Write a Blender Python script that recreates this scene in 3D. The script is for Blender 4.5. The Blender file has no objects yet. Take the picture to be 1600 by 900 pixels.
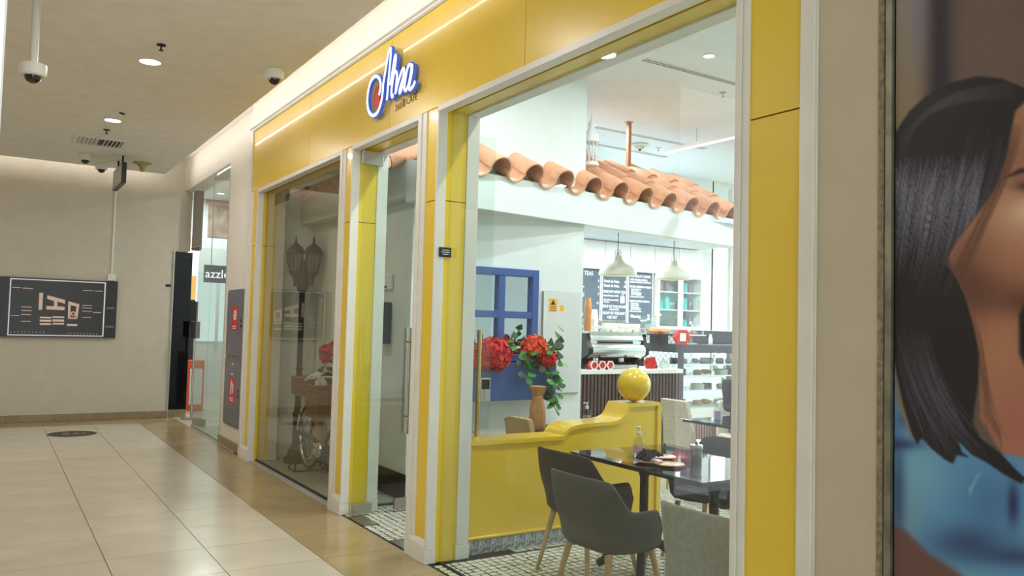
import bpy, math, random
import numpy as np
from mathutils import Vector, Matrix
random.seed(7); rng = np.random.default_rng(7)
S = bpy.context.scene; COL = S.collection
PI = math.pi

# ---------------------------------------------------------------- camera, world, lights, exposure
def make_camera():
    yaw, pitch, roll = 0.571225, 0.0476458, 0.0263823
    f = Vector((math.sin(yaw)*math.cos(pitch), math.cos(yaw)*math.cos(pitch), math.sin(pitch)))
    r = Vector((math.cos(yaw), -math.sin(yaw), 0)); u = r.cross(f)
    c, s = math.cos(roll), math.sin(roll)
    r2, u2 = c*r + s*u, -s*r + c*u
    m = Matrix((r2, u2, -f)).transposed().to_4x4(); m.translation = (0, 0, 1.55)
    cam = bpy.data.cameras.new('camera'); o = bpy.data.objects.new('camera', cam); COL.objects.link(o)
    o.matrix_world = m
    cam.sensor_width = 36; cam.lens = 1265.09/1600*36; cam.clip_start = .05
    S.camera = o
make_camera()
w = bpy.data.worlds.new('daylight'); S.world = w; w.use_nodes = True
bg = w.node_tree.nodes['Background']; bg.inputs[0].default_value = (.86, .95, 1, 1); bg.inputs[1].default_value = 4.2
S.view_settings.view_transform = 'Standard'; S.view_settings.look = 'None'
S.view_settings.exposure = 0.0; S.view_settings.gamma = 1; S.view_settings.use_curve_mapping = False
E_DOWN, E_COVE, E_CAFE = 23, 4.6, 36
WARM, COOL = (1, .95, .885), (.93, .97, 1)

def lamp(name, loc, power, size, color, rot=(0, 0, 0), size_y=None, spread=None):
    L = bpy.data.lights.new(name, 'AREA'); L.energy = power; L.color = color
    if size_y: L.shape = 'RECTANGLE'; L.size = size; L.size_y = size_y
    else: L.shape = 'DISK'; L.size = size
    if spread: L.spread = spread
    o = bpy.data.objects.new(name, L); COL.objects.link(o); o.location = loc; o.rotation_euler = rot
    return o

# ---------------------------------------------------------------- materials
def lin(c):
    return tuple(((x/255)/12.92 if x/255 <= .04045 else ((x/255+.055)/1.055)**2.4) for x in c)
_M = {}
def mat(name, rgb, rough=.5, metal=0, var=.04, scale=6, bump=0, bscale=200, spec=.5, trans=0, coat=0, emit=None, estr=0):
    if name in _M: return _M[name]
    m = bpy.data.materials.new(name); m.use_nodes = True; nt = m.node_tree; N = nt.nodes; L = nt.links
    p = N['Principled BSDF']; c = lin(rgb)
    p.inputs['Roughness'].default_value = rough; p.inputs['Metallic'].default_value = metal
    p.inputs['Specular IOR Level'].default_value = spec
    p.inputs['Base Color'].default_value = (*c, 1)
    if trans: p.inputs['Transmission Weight'].default_value = trans
    if coat: p.inputs['Coat Weight'].default_value = coat; p.inputs['Coat Roughness'].default_value = .06
    if emit: p.inputs['Emission Color'].default_value = (*lin(emit), 1); p.inputs['Emission Strength'].default_value = estr
    if var or bump:
        tc = N.new('ShaderNodeTexCoord')
    if var:
        n = N.new('ShaderNodeTexNoise'); n.inputs['Scale'].default_value = scale; n.inputs['Detail'].default_value = 4
        L.new(tc.outputs['Object'], n.inputs['Vector'])
        r = N.new('ShaderNodeValToRGB')
        r.color_ramp.elements[0].position = .3; r.color_ramp.elements[1].position = .7
        r.color_ramp.elements[0].color = (*[max(0, x*(1-var*2)) for x in c], 1)
        r.color_ramp.elements[1].color = (*[min(1, x*(1+var*2)) for x in c], 1)
        L.new(n.outputs['Fac'], r.inputs[0]); L.new(r.outputs[0], p.inputs['Base Color'])
    if bump:
        n2 = N.new('ShaderNodeTexNoise'); n2.inputs['Scale'].default_value = bscale; n2.inputs['Detail'].default_value = 2
        L.new(tc.outputs['Object'], n2.inputs['Vector'])
        b = N.new('ShaderNodeBump'); b.inputs['Strength'].default_value = bump; b.inputs['Distance'].default_value = .004
        L.new(n2.outputs['Fac'], b.inputs['Height']); L.new(b.outputs[0], p.inputs['Normal'])
    _M[name] = m; return m
def glow(name, rgb, st):
    if name in _M: return _M[name]
    m = bpy.data.materials.new(name); m.use_nodes = True; nt = m.node_tree
    nt.nodes.remove(nt.nodes['Principled BSDF']); e = nt.nodes.new('ShaderNodeEmission')
    e.inputs[0].default_value = (*lin(rgb), 1); e.inputs[1].default_value = st
    nt.links.new(e.outputs[0], nt.nodes['Material Output'].inputs[0]); _M[name] = m; return m
def glass(name, tint=(240, 248, 244), ior=1.75, rough=0.0):
    """thin pane: clear straight-through view plus a Fresnel mirror on the outer faces"""
    if name in _M: return _M[name]
    m = bpy.data.materials.new(name); m.use_nodes = True; nt = m.node_tree; N = nt.nodes; L = nt.links
    N.remove(N['Principled BSDF'])
    t = N.new('ShaderNodeBsdfTransparent'); t.inputs[0].default_value = (*lin(tint), 1)
    g = N.new('ShaderNodeBsdfGlossy'); g.inputs['Roughness'].default_value = rough
    f = N.new('ShaderNodeFresnel'); f.inputs[0].default_value = ior
    ge = N.new('ShaderNodeNewGeometry'); mu = N.new('ShaderNodeMath'); mu.operation = 'MULTIPLY'
    inv = N.new('ShaderNodeMath'); inv.operation = 'SUBTRACT'; inv.inputs[0].default_value = 1
    L.new(ge.outputs['Backfacing'], inv.inputs[1]); L.new(f.outputs[0], mu.inputs[0]); L.new(inv.outputs[0], mu.inputs[1])
    mx = N.new('ShaderNodeMixShader'); L.new(mu.outputs[0], mx.inputs[0]); L.new(t.outputs[0], mx.inputs[1]); L.new(g.outputs[0], mx.inputs[2])
    L.new(mx.outputs[0], N['Material Output'].inputs[0]); _M[name] = m; return m

M_WALL = mat('cream_paint', (206, 197, 180), .75, var=.015, bump=.05)
M_CEIL = mat('ceiling_paint', (238, 233, 224), .8, var=.02)
M_COVE = mat('cove_paint', (226, 219, 208), .8, var=.01)
M_WHITE = mat('white_paint', (222, 226, 224), .7, var=.015)
M_TRIM = mat('white_trim', (226, 222, 214), .35, var=.015)
M_YEL = mat('yellow_panel', (232, 196, 54), .3, var=.012, scale=2, coat=.25)
M_YEL2 = mat('yellow_lacquer', (234, 194, 48), .18, var=.015, scale=2, coat=.5)
M_GREYW = mat('grey_cream_wall', (196, 183, 160), .7, var=.02, scale=3, bump=.08)
M_TILE = mat('light_floor_tile', (200, 191, 173), .2, var=.025, scale=2.5)
M_TILED = mat('tan_floor_tile', (164, 145, 106), .2, var=.04, scale=2.5)
M_GROUT = mat('dark_grout', (92, 78, 62), .9)
M_SKIRT = mat('tan_skirting', (150, 130, 98), .35, var=.05)
M_BLACK = mat('black_plastic', (20, 20, 22), .4)
M_GLOSSB = mat('gloss_black', (10, 10, 14), .06, var=0)
M_STEEL = mat('brushed_steel', (188, 186, 180), .3, 1, var=.03)
M_CHROME = mat('polished_chrome', (232, 235, 240), .2, 1, var=.02)
M_BRASS = mat('satin_brass', (178, 150, 96), .3, 1)
M_DARKM = mat('dark_metal', (34, 32, 32), .45, .6)
M_GLASS = glass('clear_glass', (246, 250, 248), 1.7)
M_GLASSG = glass('green_edge_glass', (245, 250, 248), 1.7)
M_WHITEP = mat('white_plastic', (228, 228, 226), .4, var=.01)
M_BROWNSK = mat('dark_brown_skirting', (48, 36, 30), .35, var=.12, scale=14)
M_BLUE = mat('blue_paint', (54, 86, 150), .45, var=.03)
M_TERRA = mat('terracotta', (226, 168, 134), .75, var=.09, scale=7, bump=.2, bscale=60)
M_WOOD = mat('pale_beech', (190, 152, 104), .45, var=.1, scale=18)
M_SLAT = mat('dark_slat_wood', (84, 62, 62), .5, var=.12, scale=20)
M_WICK = mat('wicker', (128, 92, 58), .8, var=.2, scale=60, bump=.8, bscale=120)
M_KRAFT = mat('kraft_paper', (176, 128, 82), .7, var=.1, scale=20, bump=.3, bscale=30)
M_LEAF = mat('green_leaf', (58, 128, 46), .5, var=.2, scale=9)
M_LEAFD = mat('dark_green_leaf', (26, 62, 36), .5, var=.2, scale=9)
M_RED = mat('red_petal', (206, 26, 32), .6, var=.14, scale=30)
M_ORED = mat('orange_red_petal', (232, 74, 44), .6, var=.12, scale=30)
M_CHALK = mat('chalk_white', (232, 238, 240), .9, var=0)
M_BOARD = mat('slate_board', (82, 94, 106), .8, var=.05)
M_STONE = mat('black_table_glass', (12, 13, 15), .03, var=0, coat=.6)
M_REDP = mat('red_sign_plastic', (206, 40, 36), .4)

# ---------------------------------------------------------------- mesh builder
class B:
    def __init__(s): s.v = []; s.f = []
    def add(s, vs, fs):
        n = len(s.v); s.v += [tuple(x) for x in vs]; s.f += [tuple(i+n for i in f) for f in fs]; return s
    def box(s, x0, x1, y0, y1, z0, z1):
        return s.add([(x0,y0,z0),(x1,y0,z0),(x1,y1,z0),(x0,y1,z0),(x0,y0,z1),(x1,y0,z1),(x1,y1,z1),(x0,y1,z1)],
                     [(0,3,2,1),(4,5,6,7),(0,1,5,4),(1,2,6,5),(2,3,7,6),(3,0,4,7)])
    def obox(s, c, h, R):
        """oriented box: centre, half sizes, 3x3 rotation"""
        pts = [Vector(c) + R @ Vector((h[0]*i, h[1]*j, h[2]*k)) for k in (-1,1) for i,j in ((-1,-1),(1,-1),(1,1),(-1,1))]
        return s.add(pts, [(0,3,2,1),(4,5,6,7),(0,1,5,4),(1,2,6,5),(2,3,7,6),(3,0,4,7)])
    def tube(s, pts, r, n=10, caps=True, closed=False):
        pts = [Vector(p) for p in pts]; k = len(pts); rs = r if isinstance(r, (list, tuple)) else [r]*k
        base = len(s.v); t0 = None; ref = None
        for i, p in enumerate(pts):
            if closed: t = (pts[(i+1) % k] - pts[i-1]).normalized()
            else: t = (pts[min(i+1, k-1)] - pts[max(i-1, 0)]).normalized()
            if ref is None:
                a = Vector((0,0,1)) if abs(t.z) < .9 else Vector((1,0,0)); ref = (a - t*a.dot(t)).normalized()
            else:
                ref = (ref - t*ref.dot(t)).normalized()
            b = t.cross(ref)
            for j in range(n):
                an = 2*PI*j/n; s.v.append(tuple(p + rs[i]*(math.cos(an)*ref + math.sin(an)*b)))
        for i in range(k if closed else k-1):
            for j in range(n):
                a0 = base+i*n+j; a1 = base+i*n+(j+1) % n; i2 = (i+1) % k
                s.f.append((a0, a1, base+i2*n+(j+1) % n, base+i2*n+j))
        if caps and not closed:
            s.f.append(tuple(base+j for j in reversed(range(n)))); s.f.append(tuple(base+(k-1)*n+j for j in range(n)))
        return s
    def cyl(s, p0, p1, r0, r1=None, n=16): return s.tube([p0, p1], [r0, r0 if r1 is None else r1], n)
    def lathe(s, prof, c=(0,0,0), n=24, axis='z', caps=True):
        base = len(s.v); k = len(prof)
        for r, z in prof:
            for j in range(n):
                a = 2*PI*j/n; q = (r*math.cos(a), r*math.sin(a), z)
                if axis == 'y': q = (q[0], q[2], q[1])
                if axis == 'x': q = (q[2], q[0], q[1])
                s.v.append((c[0]+q[0], c[1]+q[1], c[2]+q[2]))
        for i in range(k-1):
            for j in range(n):
                s.f.append((base+i*n+j, base+i*n+(j+1) % n, base+(i+1)*n+(j+1) % n, base+(i+1)*n+j))
        if caps and prof[0][0] > 1e-5: s.f.append(tuple(base+j for j in reversed(range(n))))
        if caps and prof[-1][0] > 1e-5: s.f.append(tuple(base+(k-1)*n+j for j in range(n)))
        return s
    def sphere(s, c, r, n=20, m=12, sz=1):
        return s.lathe([(max(1e-6, r*math.sin(PI*i/m)), -r*sz*math.cos(PI*i/m)) for i in range(m+1)], c, n)
    def prism(s, poly, plane, a, b):
        """extrude a 2-D outline between depths a and b; plane 'xz' -> depth y, 'yz' -> depth x, 'xy' -> depth z"""
        def P(q, d): return {'xz': (q[0], d, q[1]), 'yz': (d, q[0], q[1]), 'xy': (q[0], q[1], d)}[plane]
        n = len(poly)
        return s.add([P(q, a) for q in poly]+[P(q, b) for q in poly],
                     [tuple(reversed(range(n))), tuple(range(n, 2*n))]+[(i, (i+1) % n, n+(i+1) % n, n+i) for i in range(n)])
    def build(s, name, m, parent=None, smooth=False, bevel=0, angle=40, seg=2):
        me = bpy.data.meshes.new(name); me.from_pydata(s.v, [], s.f); 
        import bmesh as _b
        bm = _b.new(); bm.from_mesh(me); _b.ops.recalc_face_normals(bm, faces=bm.faces); bm.to_mesh(me); bm.free()
        me.materials.append(m)
        if smooth:
            me.polygons.foreach_set('use_smooth', [True]*len(me.polygons)); me.set_sharp_from_angle(angle=math.radians(angle))
        o = bpy.data.objects.new(name, me); COL.objects.link(o)
        if parent: o.parent = parent
        if bevel:
            md = o.modifiers.new('bevel', 'BEVEL'); md.width = bevel; md.segments = seg; md.limit_method = 'ANGLE'; md.angle_limit = math.radians(50)
        return o
def bx(*a): return B().box(*a)
def setp(o, label=None, cat=None, group=None, kind=None):
    if label: o['label'] = label
    if cat: o['category'] = cat
    if group: o['group'] = group
    if kind: o['kind'] = kind
    return o
def thing(name, label, cat, loc=(0,0,0), rz=0, group=None):
    o = bpy.data.objects.new(name, None); o.empty_display_size = .1; COL.objects.link(o)
    o.location = loc; o.rotation_euler = (0, 0, rz); return setp(o, label, cat, group)
def dup(root, loc, rz, label, group=None):
    r = root.copy(); COL.objects.link(r); r.location = loc; r.rotation_euler = (0, 0, rz); r['label'] = label
    if group: r['group'] = group
    for ch in list(root.children):
        c = ch.copy(); COL.objects.link(c); c.parent = r
        for g in list(ch.children):
            d = g.copy(); COL.objects.link(d); d.parent = c
    return r
def struct(name, b, m, **k): return setp(b.build(name, m, **k), kind='structure')
def share(src, name, loc, parent, rot=None, scale=None):
    o = bpy.data.objects.new(name, src.data); COL.objects.link(o); o.parent = parent; o.location = loc
    if rot: o.rotation_euler = rot
    if scale: o.scale = scale
    return o
def text(name, body, size, m, parent, M4, align='LEFT', extrude=.0006, sx=1, spacing=1, bold=0):
    cu = bpy.data.curves.new(name, 'FONT'); cu.body = body; cu.size = size; cu.align_x = align; cu.extrude = extrude
    cu.space_character = spacing; cu.offset = bold; cu.resolution_u = 2
    t = bpy.data.objects.new(name+'_tmp', cu); COL.objects.link(t)
    dg = bpy.context.evaluated_depsgraph_get(); me = bpy.data.meshes.new_from_object(t.evaluated_get(dg))
    bpy.data.objects.remove(t); bpy.data.curves.remove(cu)
    me.transform(M4 @ Matrix.Diagonal((sx, 1, 1, 1))); me.materials.clear(); me.materials.append(m)
    o = bpy.data.objects.new(name, me); COL.objects.link(o)
    if parent: o.parent = parent
    return o
def face_negx(x, y, z): # text on a plane facing -X, reading towards -Y
    return Matrix(((0,0,-1,x),(-1,0,0,y),(0,1,0,z),(0,0,0,1)))
def face_negy(x, y, z): # text on a plane facing -Y, reading towards +X
    return Matrix(((1,0,0,x),(0,0,-1,y),(0,1,0,z),(0,0,0,1)))

# ================================================================ CORRIDOR SHELL
CZ = 3.74
floor = struct('floor', bx(-4.6, 2.46, -6, 13.62, -.06, -.006), M_GROUT)
XS = [1.902-.607*i for i in range(8)]      # joints between the light columns, from the tan border outwards
YS = [12.95-.598*j for j in range(19)]
def tile_obj(first, name, x0, x1, y0, y1, m):
    g = .0025
    return bx(x0+g, x1-g, y0+g, y1-g, -.006, 0).build(name, m, floor)
proto = {}
for j in range(len(YS)-1):
    y1, y0 = YS[j], YS[j+1]
    for i in range(7):
        x1, x0 = XS[i], XS[i+1]
        key = 'l'
        if key not in proto:
            proto[key] = bx(-.301, .301, -.2965, .2965, -.006, 0).build('tile', M_TILE, floor); o = proto[key]
        else: o = share(proto[key], 'tile', (0,0,0), floor)
        o.location = ((x0+x1)/2, (y0+y1)/2, 0)
    tile_obj(None, 'border_tile', 1.902, 2.452, y0, y1, M_TILED)
for i in range(7): tile_obj(None, 'border_tile', XS[i+1], XS[i], 12.95, 13.55, M_TILED)
tile_obj(None, 'border_tile', 1.902, 2.452, 12.95, 13.55, M_TILED)
bx(-4.6, XS[7]-.003, -6, 13.55, -.006, 0).build('plain_floor', M_TILE, floor)
bx(XS[7], 2.452, -6, YS[18]-.003, -.006, 0).build('plain_floor', M_TILE, floor)

ceiling = struct('ceiling', bx(-4.6, 2.15, -6.1, 13.25, CZ, CZ+.03), M_CEIL)
bx(-4.6, 2.62, -6.1, 13.7, 4.02, 4.1).build('cove_top', M_COVE, ceiling)
wall_end = struct('wall_end', bx(-4.6, 2.385, 13.55, 13.75, 0, 4.02), M_WALL)
struct('wall_end_upper', bx(2.385, 2.62, 13.55, 13.75, 2.61, 4.02), M_WALL)
bb = struct('baseboard_end', bx(-4.6, 2.385, 13.545, 13.549, .0, .1), M_GROUT)
for x0 in [i*.607-4.6 for i in range(12)]:
    x1 = min(x0+.604, 2.384)
    if x1 > x0+.02: bx(x0, x1, 13.53, 13.549, .001, .098).build('skirting_tile', M_SKIRT, bb, bevel=.002)
struct('wall_left', bx(-4.8, -4.6, -6.2, 13.7, 0, 4.1), M_WALL)
# cove strips: real lamps lying on the ceiling slab, shining into the slots
lamp('cove_lamp', (2.135, 4.0, CZ+.05), E_COVE*9, .03, WARM, (0, math.radians(-115), 0), size_y=18)
lamp('cove_lamp', (-1.2, 13.22, CZ+.06), E_COVE*3.0, 6.6, WARM, (math.radians(125), 0, 0), size_y=.04)

# neighbour wall with the fire hose cabinets, shop header
wn = struct('wall_neighbour', bx(2.5, 2.75, 9.435, 10.62, 0, 4.02), M_COVE)
bx(2.5, 2.75, 10.62, 13.55, 3.55, 4.02).build('header', M_COVE, wn)
bx(2.5, 2.75, 10.625, 10.64, .0, 3.55).build('jamb', M_STEEL, wn)
b2 = struct('baseboard_neighbour', bx(2.478, 2.5, 9.43, 10.62, 0, .1), M_SKIRT)

# ================================================================ CAFE SHOPFRONT
wf = struct('wall_front', bx(2.56, 2.72, 1.86, 9.40, 3.03, 4.1), M_WHITE)
ZO = 2.965
DK = M_DARKM
def column(ya, yb, lw, rw, upto):
    bx(2.462, 2.735, ya+.012, yb-.012, 0, 3.03).build('core', DK, wf)
    for z0, z1 in ((.0, 2.372), (2.378, 3.03)):
        bx(2.455, 2.66, ya+.004, yb-.004, z0, z1).build('lining', M_YEL, wf)
        bx(2.447, 2.456, ya+rw, yb-lw, max(z0, .15), min(z1, 2.998)).build('inlay_panel', M_YEL, wf)
    for y0, y1 in ((ya-.004, ya+.03), (yb-.03, yb+.004)):
        bx(2.66, 2.755, y0, y1, 0.1, 3.03).build('inner_trim', M_TRIM, wf, bevel=.003)
        bx(2.655, 2.76, y0-.004 if y0 < ya else y0, y1+.004 if y1 > yb else y1, 0, .098).build('inner_base', M_TRIM, wf, bevel=.003)
    # front trims: wide moulded left strip, thin right angle with its return into the opening
    b = B().box(2.430, 2.458, yb-lw*.45, yb, .09, upto).box(2.438, 2.458, yb-lw, yb-lw*.45, .15, min(upto, 2.998))
    b.build('front_trim', M_TRIM, wf, bevel=.003)
    b = B().prism([(2.436, ya-.004), (2.505, ya-.004), (2.505, ya+.008), (2.458, ya+.008), (2.458, ya+rw), (2.436, ya+rw)], 'xy', .09, 2.998)
    b.build('front_trim', M_TRIM, wf, bevel=.002)
    bx(2.436, 2.505, yb-.008, yb+.004, .09, 2.998).build('front_trim', M_TRIM, wf)
    bx(2.428, 2.508, ya-.006, yb+.006, 0, .088).build('base_block', M_TRIM, wf, bevel=.003)
    B().prism([(2.430, .09), (2.456, .09), (2.456, .155), (2.446, .15), (2.432, .115)], 'xz', ya+.0, yb-.0).build('base_rail', M_TRIM, wf)
column(9.06, 9.43, .17, .015, 3.75)
column(6.26, 6.525, .11, .015, 2.998)
column(4.745, 5.04, .12, .015, 2.998)
column(1.835, 2.19, .062, .055, 2.998)
bx(2.436, 2.458, 1.835, 1.89, 2.998, 3.75).build('front_trim', M_TRIM, wf, bevel=.003)
for y0, y1 in ((6.525, 9.06), (5.04, 6.26), (2.19, 4.745)):
    bx(2.455, 2.53, y0, y1, ZO+.012, 3.03).build('head_lining', M_YEL, wf)
    bx(2.545, 2.66, y0, y1, ZO+.012, 3.03).build('head_lining', M_YEL, wf)
    B().prism([(2.434, ZO), (2.505, ZO), (2.505, ZO+.014), (2.458, ZO+.014), (2.458, 3.004), (2.434, 3.004)], 'xz', y0-.012, y1+.012).build('head_trim', M_TRIM, wf, bevel=.002)
    bx(2.66, 2.755, y0, y1, ZO, 3.03).build('inner_head_trim', M_TRIM, wf, bevel=.003)
edges = [9.345, 7.402, 5.567, 3.739, 1.892]
for a, b in zip(edges, edges[1:]):
    bx(2.447, 2.46, b+.0025, a-.0025, 3.0065, 3.698).build('fascia_panel', M_YEL, wf)
bx(2.46, 2.56, 1.86, 9.40, 3.02, 3.74).build('core', DK, wf)
B().prism([(2.455, 3.70), (2.440, 3.70), (2.428, 3.712), (2.428, 3.724), (2.412, 3.735), (2.412, 3.752), (2.455, 3.752)], 'xz', 1.835, 9.432).build('top_moulding', M_TRIM, wf)
bx(2.445, 2.56, 1.84, 9.43, 3.752, 4.02).build('upper_wall', M_COVE, wf)
# small black unit plaque on the jamb of the third pier
pq = thing('unit_plaque', 'small black unit plaque on the pier left of the large window', 'plaque', (2.51, 4.735, 2.03))
bx(-.045, .045, -.004, .004, -.032, .032).build('plate', M_BLACK, pq, bevel=.002)
for k, wd in enumerate((.05, .06, .04)): bx(-wd/2, wd/2, -.0055, -.0042, .012-k*.014, .016-k*.014).build('print_line', M_CHALK, pq)

# panes
w1 = struct('window_1', bx(2.53, 2.544, 6.53, 9.055, .02, ZO+.01), glass('display_glass', (243, 243, 236), 1.9))
bx(2.525, 2.549, 6.525, 9.06, .0, .02).build('floor_channel', M_BLACK, w1)
w2 = struct('window_2', bx(2.53, 2.544, 2.195, 4.742, .02, ZO+.01), M_GLASS)
bx(2.525, 2.549, 2.19, 4.745, .0, .006).build('floor_channel', M_BLACK, w2)

# glass door leaves, both standing open into the cafe
def door_leaf(name, y, x0, x1):
    d = struct(name, bx(x0, x1, y-.006, y+.006, .03, ZO-.02), M_GLASSG)
    for z0, z1 in ((.015, .10), (ZO-.12, ZO-.01)):
        bx(x0-.01, x0+.17, y-.016, y+.016, z0, z1).build('patch_fitting', M_STEEL, d, bevel=.003)
    bx(x1-.16, x1+.004, y-.016, y+.016, .02, .11).build('patch_lock', M_STEEL, d, bevel=.003)
    for sgn in (-1, 1):
        hx = x1-(.07 if y > 6 else .125); hy = y+sgn*.055
        bar = B().cyl((hx, hy, .64), (hx, hy, 1.52), .016, n=14).build('pull_handle', M_STEEL if sgn > 0 else M_BRASS, d, smooth=True)
        B().cyl((hx, y, .78), (hx, hy, .78), .009, n=10).cyl((hx, y, 1.40), (hx, hy, 1.40), .009, n=10).build('stand_off', M_STEEL, bar, smooth=True)
    return d
d1 = door_leaf('door_1', 6.18, 2.50, 3.03)
d2 = door_leaf('door_2', 5.10, 2.50, 3.10)
lk = bx(3.015, 3.098, 5.075, 5.125, 1.0, 1.17).build('lock_case', M_STEEL, d2, bevel=.004)
bx(3.025, 3.088, 5.069, 5.076, 1.09, 1.16).build('dark_plate', M_DARKM, lk)
bx(3.045, 3.085, 5.069, 5.076, 1.01, 1.08).build('keyhole_plate', M_STEEL, lk)
for y0, y1 in ((5.85, 6.17), (5.10, 5.36)):
    setp(bx(2.47, 2.60, y0, y1, 0.0, .004).build('floor_hinge_plate', M_STEEL, None), 'brushed steel floor hinge plate at the '+('left' if y0 > 5.5 else 'right')+' side of the cafe doorway', 'hinge plate')

# grey return wall right of the cafe with caulked edge strips
wr = struct('wall_right', bx(2.452, 2.75, 1.566, 1.822, 0, 4.02), M_GREYW)
bx(2.444, 2.47, 1.8225, 1.834, 0, 3.75).build('edge_strip', M_TRIM, wr)
bx(2.449, 2.453, 1.566, 1.588, 0, 4.02).build('caulk_strip', mat('grey_caulk', (140, 128, 108), .8, var=.2, scale=40), wr)
bx(2.452, 2.75, -6.1, 1.566, 3.3, 4.02).build('upper_wall', M_GREYW, wr)
bx(2.56, 2.75, -6.1, 1.566, 0, 3.3).build('backing_wall', M_GREYW, wr)

# ================================================================ CAFE SHELL
CC = 4.09
M_MOSBED = mat('mosaic_grout', (46, 45, 42), .9)
M_MOS = mat('white_mosaic', (206, 206, 190), .35, var=.1, scale=40)
fc = struct('floor_cafe', bx(2.452, 14.2, -1, 12.2, -.06, -.004), M_MOSBED)
mb = B()
P_ = .058
def mosaic_field(x0, x1, y0, y1):
    nx = int((x1-x0)/P_); ny = int((y1-y0)/P_)
    for i in range(nx):
        for j in range(ny):
            x = x0+i*P_; y = y0+j*P_; g = .0058
            q = [(x+g+rng.uniform(-.0045,.0045), y+g+rng.uniform(-.0045,.0045)), (x+P_-g+rng.uniform(-.0045,.0045), y+g+rng.uniform(-.0045,.0045)),
                 (x+P_-g+rng.uniform(-.0045,.0045), y+P_-g+rng.uniform(-.0045,.0045)), (x+g+rng.uniform(-.0045,.0045), y+P_-g+rng.uniform(-.0045,.0045))]
            z = rng.uniform(-.0012, 0)
            mb.add([(a, b, -.004) for a, b in q]+[(a, b, z) for a, b in q], [(4,5,6,7),(0,1,5,4),(1,2,6,5),(2,3,7,6),(3,0,4,7)])
bx(6.42, 14.1, -.98, 9.58, -.0039, -.001).build('pale_floor', M_MOS, fc); bx(2.76, 6.41, -.98, 2.18, -.0039, -.001).build('pale_floor', M_MOS, fc); bx(5.04, 6.41, 6.46, 9.58, -.0039, -.001).build('pale_floor', M_MOS, fc)
mosaic_field(2.47, 6.4, 2.2, 4.72); mosaic_field(2.47, 3.12, 4.8, 6.45); mosaic_field(3.12, 6.4, 4.72, 6.45)
o = mb.build('mosaic_tiles', M_MOS, fc); o['kind'] = 'stuff'
bx(2.452, 3.12, 6.53, 9.2, -.004, .003).build('display_floor', mat('grey_display_board', (150, 148, 138), .6, var=.12, scale=30), fc)
cc = struct('ceiling_cafe', bx(2.75, 14.2, -1, 12.2, CC, CC+.1), M_WHITE)
blk = struct('wall_block', bx(3.12, 5.03, 6.5, 9.48, 0, CC), M_WHITE)
tn = struct('trim_niche', bx(2.97, 3.119, 6.36, 9.2, 2.66, 2.97), M_WHITE)
bx(3.105, 3.119, 6.49, 9.2, 0, .23).build('dark_skirting', M_BROWNSK, tn)
struct('wall_niche_end', bx(2.75, 3.119, 9.2, 9.43, 0, CC), M_WHITE)
wbk = struct('wall_menu', bx(5.03, 10.17, 9.6, 9.75, 0, CC), M_WHITE)
struct('wall_far_left', bx(2.75, 5.03, 9.48, 9.75, 0, CC), M_WHITE)
struct('wall_side', bx(2.75, 14.2, -1.1, -1, 0, CC), M_WHITE)
struct('wall_near', bx(2.75, 2.86, -1, 1.84, 0, CC), M_WHITE)
# tall glazing behind the counter and along the far side: frames and panes
def glazing(name, horiz, fixed, a, b, n):
    g = B(); 
    for k in range(n+1):
        p = a+(b-a)*k/n
        g.box(*( (p-.03, p+.03, fixed, fixed+.1) if horiz else (fixed, fixed+.1, p-.03, p+.03) ), 0, CC)
    for z in (0, 3.0, CC-.08):
        g.box(*( (a, b, fixed+.008, fixed+.092) if horiz else (fixed+.008, fixed+.092, a, b) ), z+.001, z+.079)
    wobj = struct(name, g, M_TRIM)
    for k in range(n):
        p0 = a+(b-a)*k/n+.03; p1 = a+(b-a)*(k+1)/n-.03
        bx(*((p0, p1, fixed+.04, fixed+.055) if horiz else (fixed+.04, fixed+.055, p0, p1)), .08, CC-.08).build('pane', M_GLASS, wobj)
glazing('window_3', True, 9.6, 10.17, 14.1, 8)
glazing('fill_daylight_window', True, -6.2, -4.6, 2.6, 6)  # glazed corridor end added behind the camera to let in fill daylight
glazing('window_4', False, 14.1, -1, 9.6, 6)
og = struct('ground_outside', bx(10, 40, -20, 40, -.3, -.2), mat('pale_paving', (190, 188, 178), .8))
hd = B()
for k in range(1500):
    c = (rng.uniform(9.5, 24), rng.uniform(17, 18.2), rng.uniform(-.2, 1.5)); s_ = .14
    a = Vector((rng.normal(), rng.normal(), rng.normal())).normalized(); b_ = a.orthogonal().normalized()
    hd.add([Vector(c)+a*s_, Vector(c)+b_*s_, Vector(c)-a*s_, Vector(c)-b_*s_], [(0,1,2,3)])
setp(hd.build('hedge', M_LEAF, None), 'green hedge outside beyond the bright cafe windows', 'hedge', kind='stuff')

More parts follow.
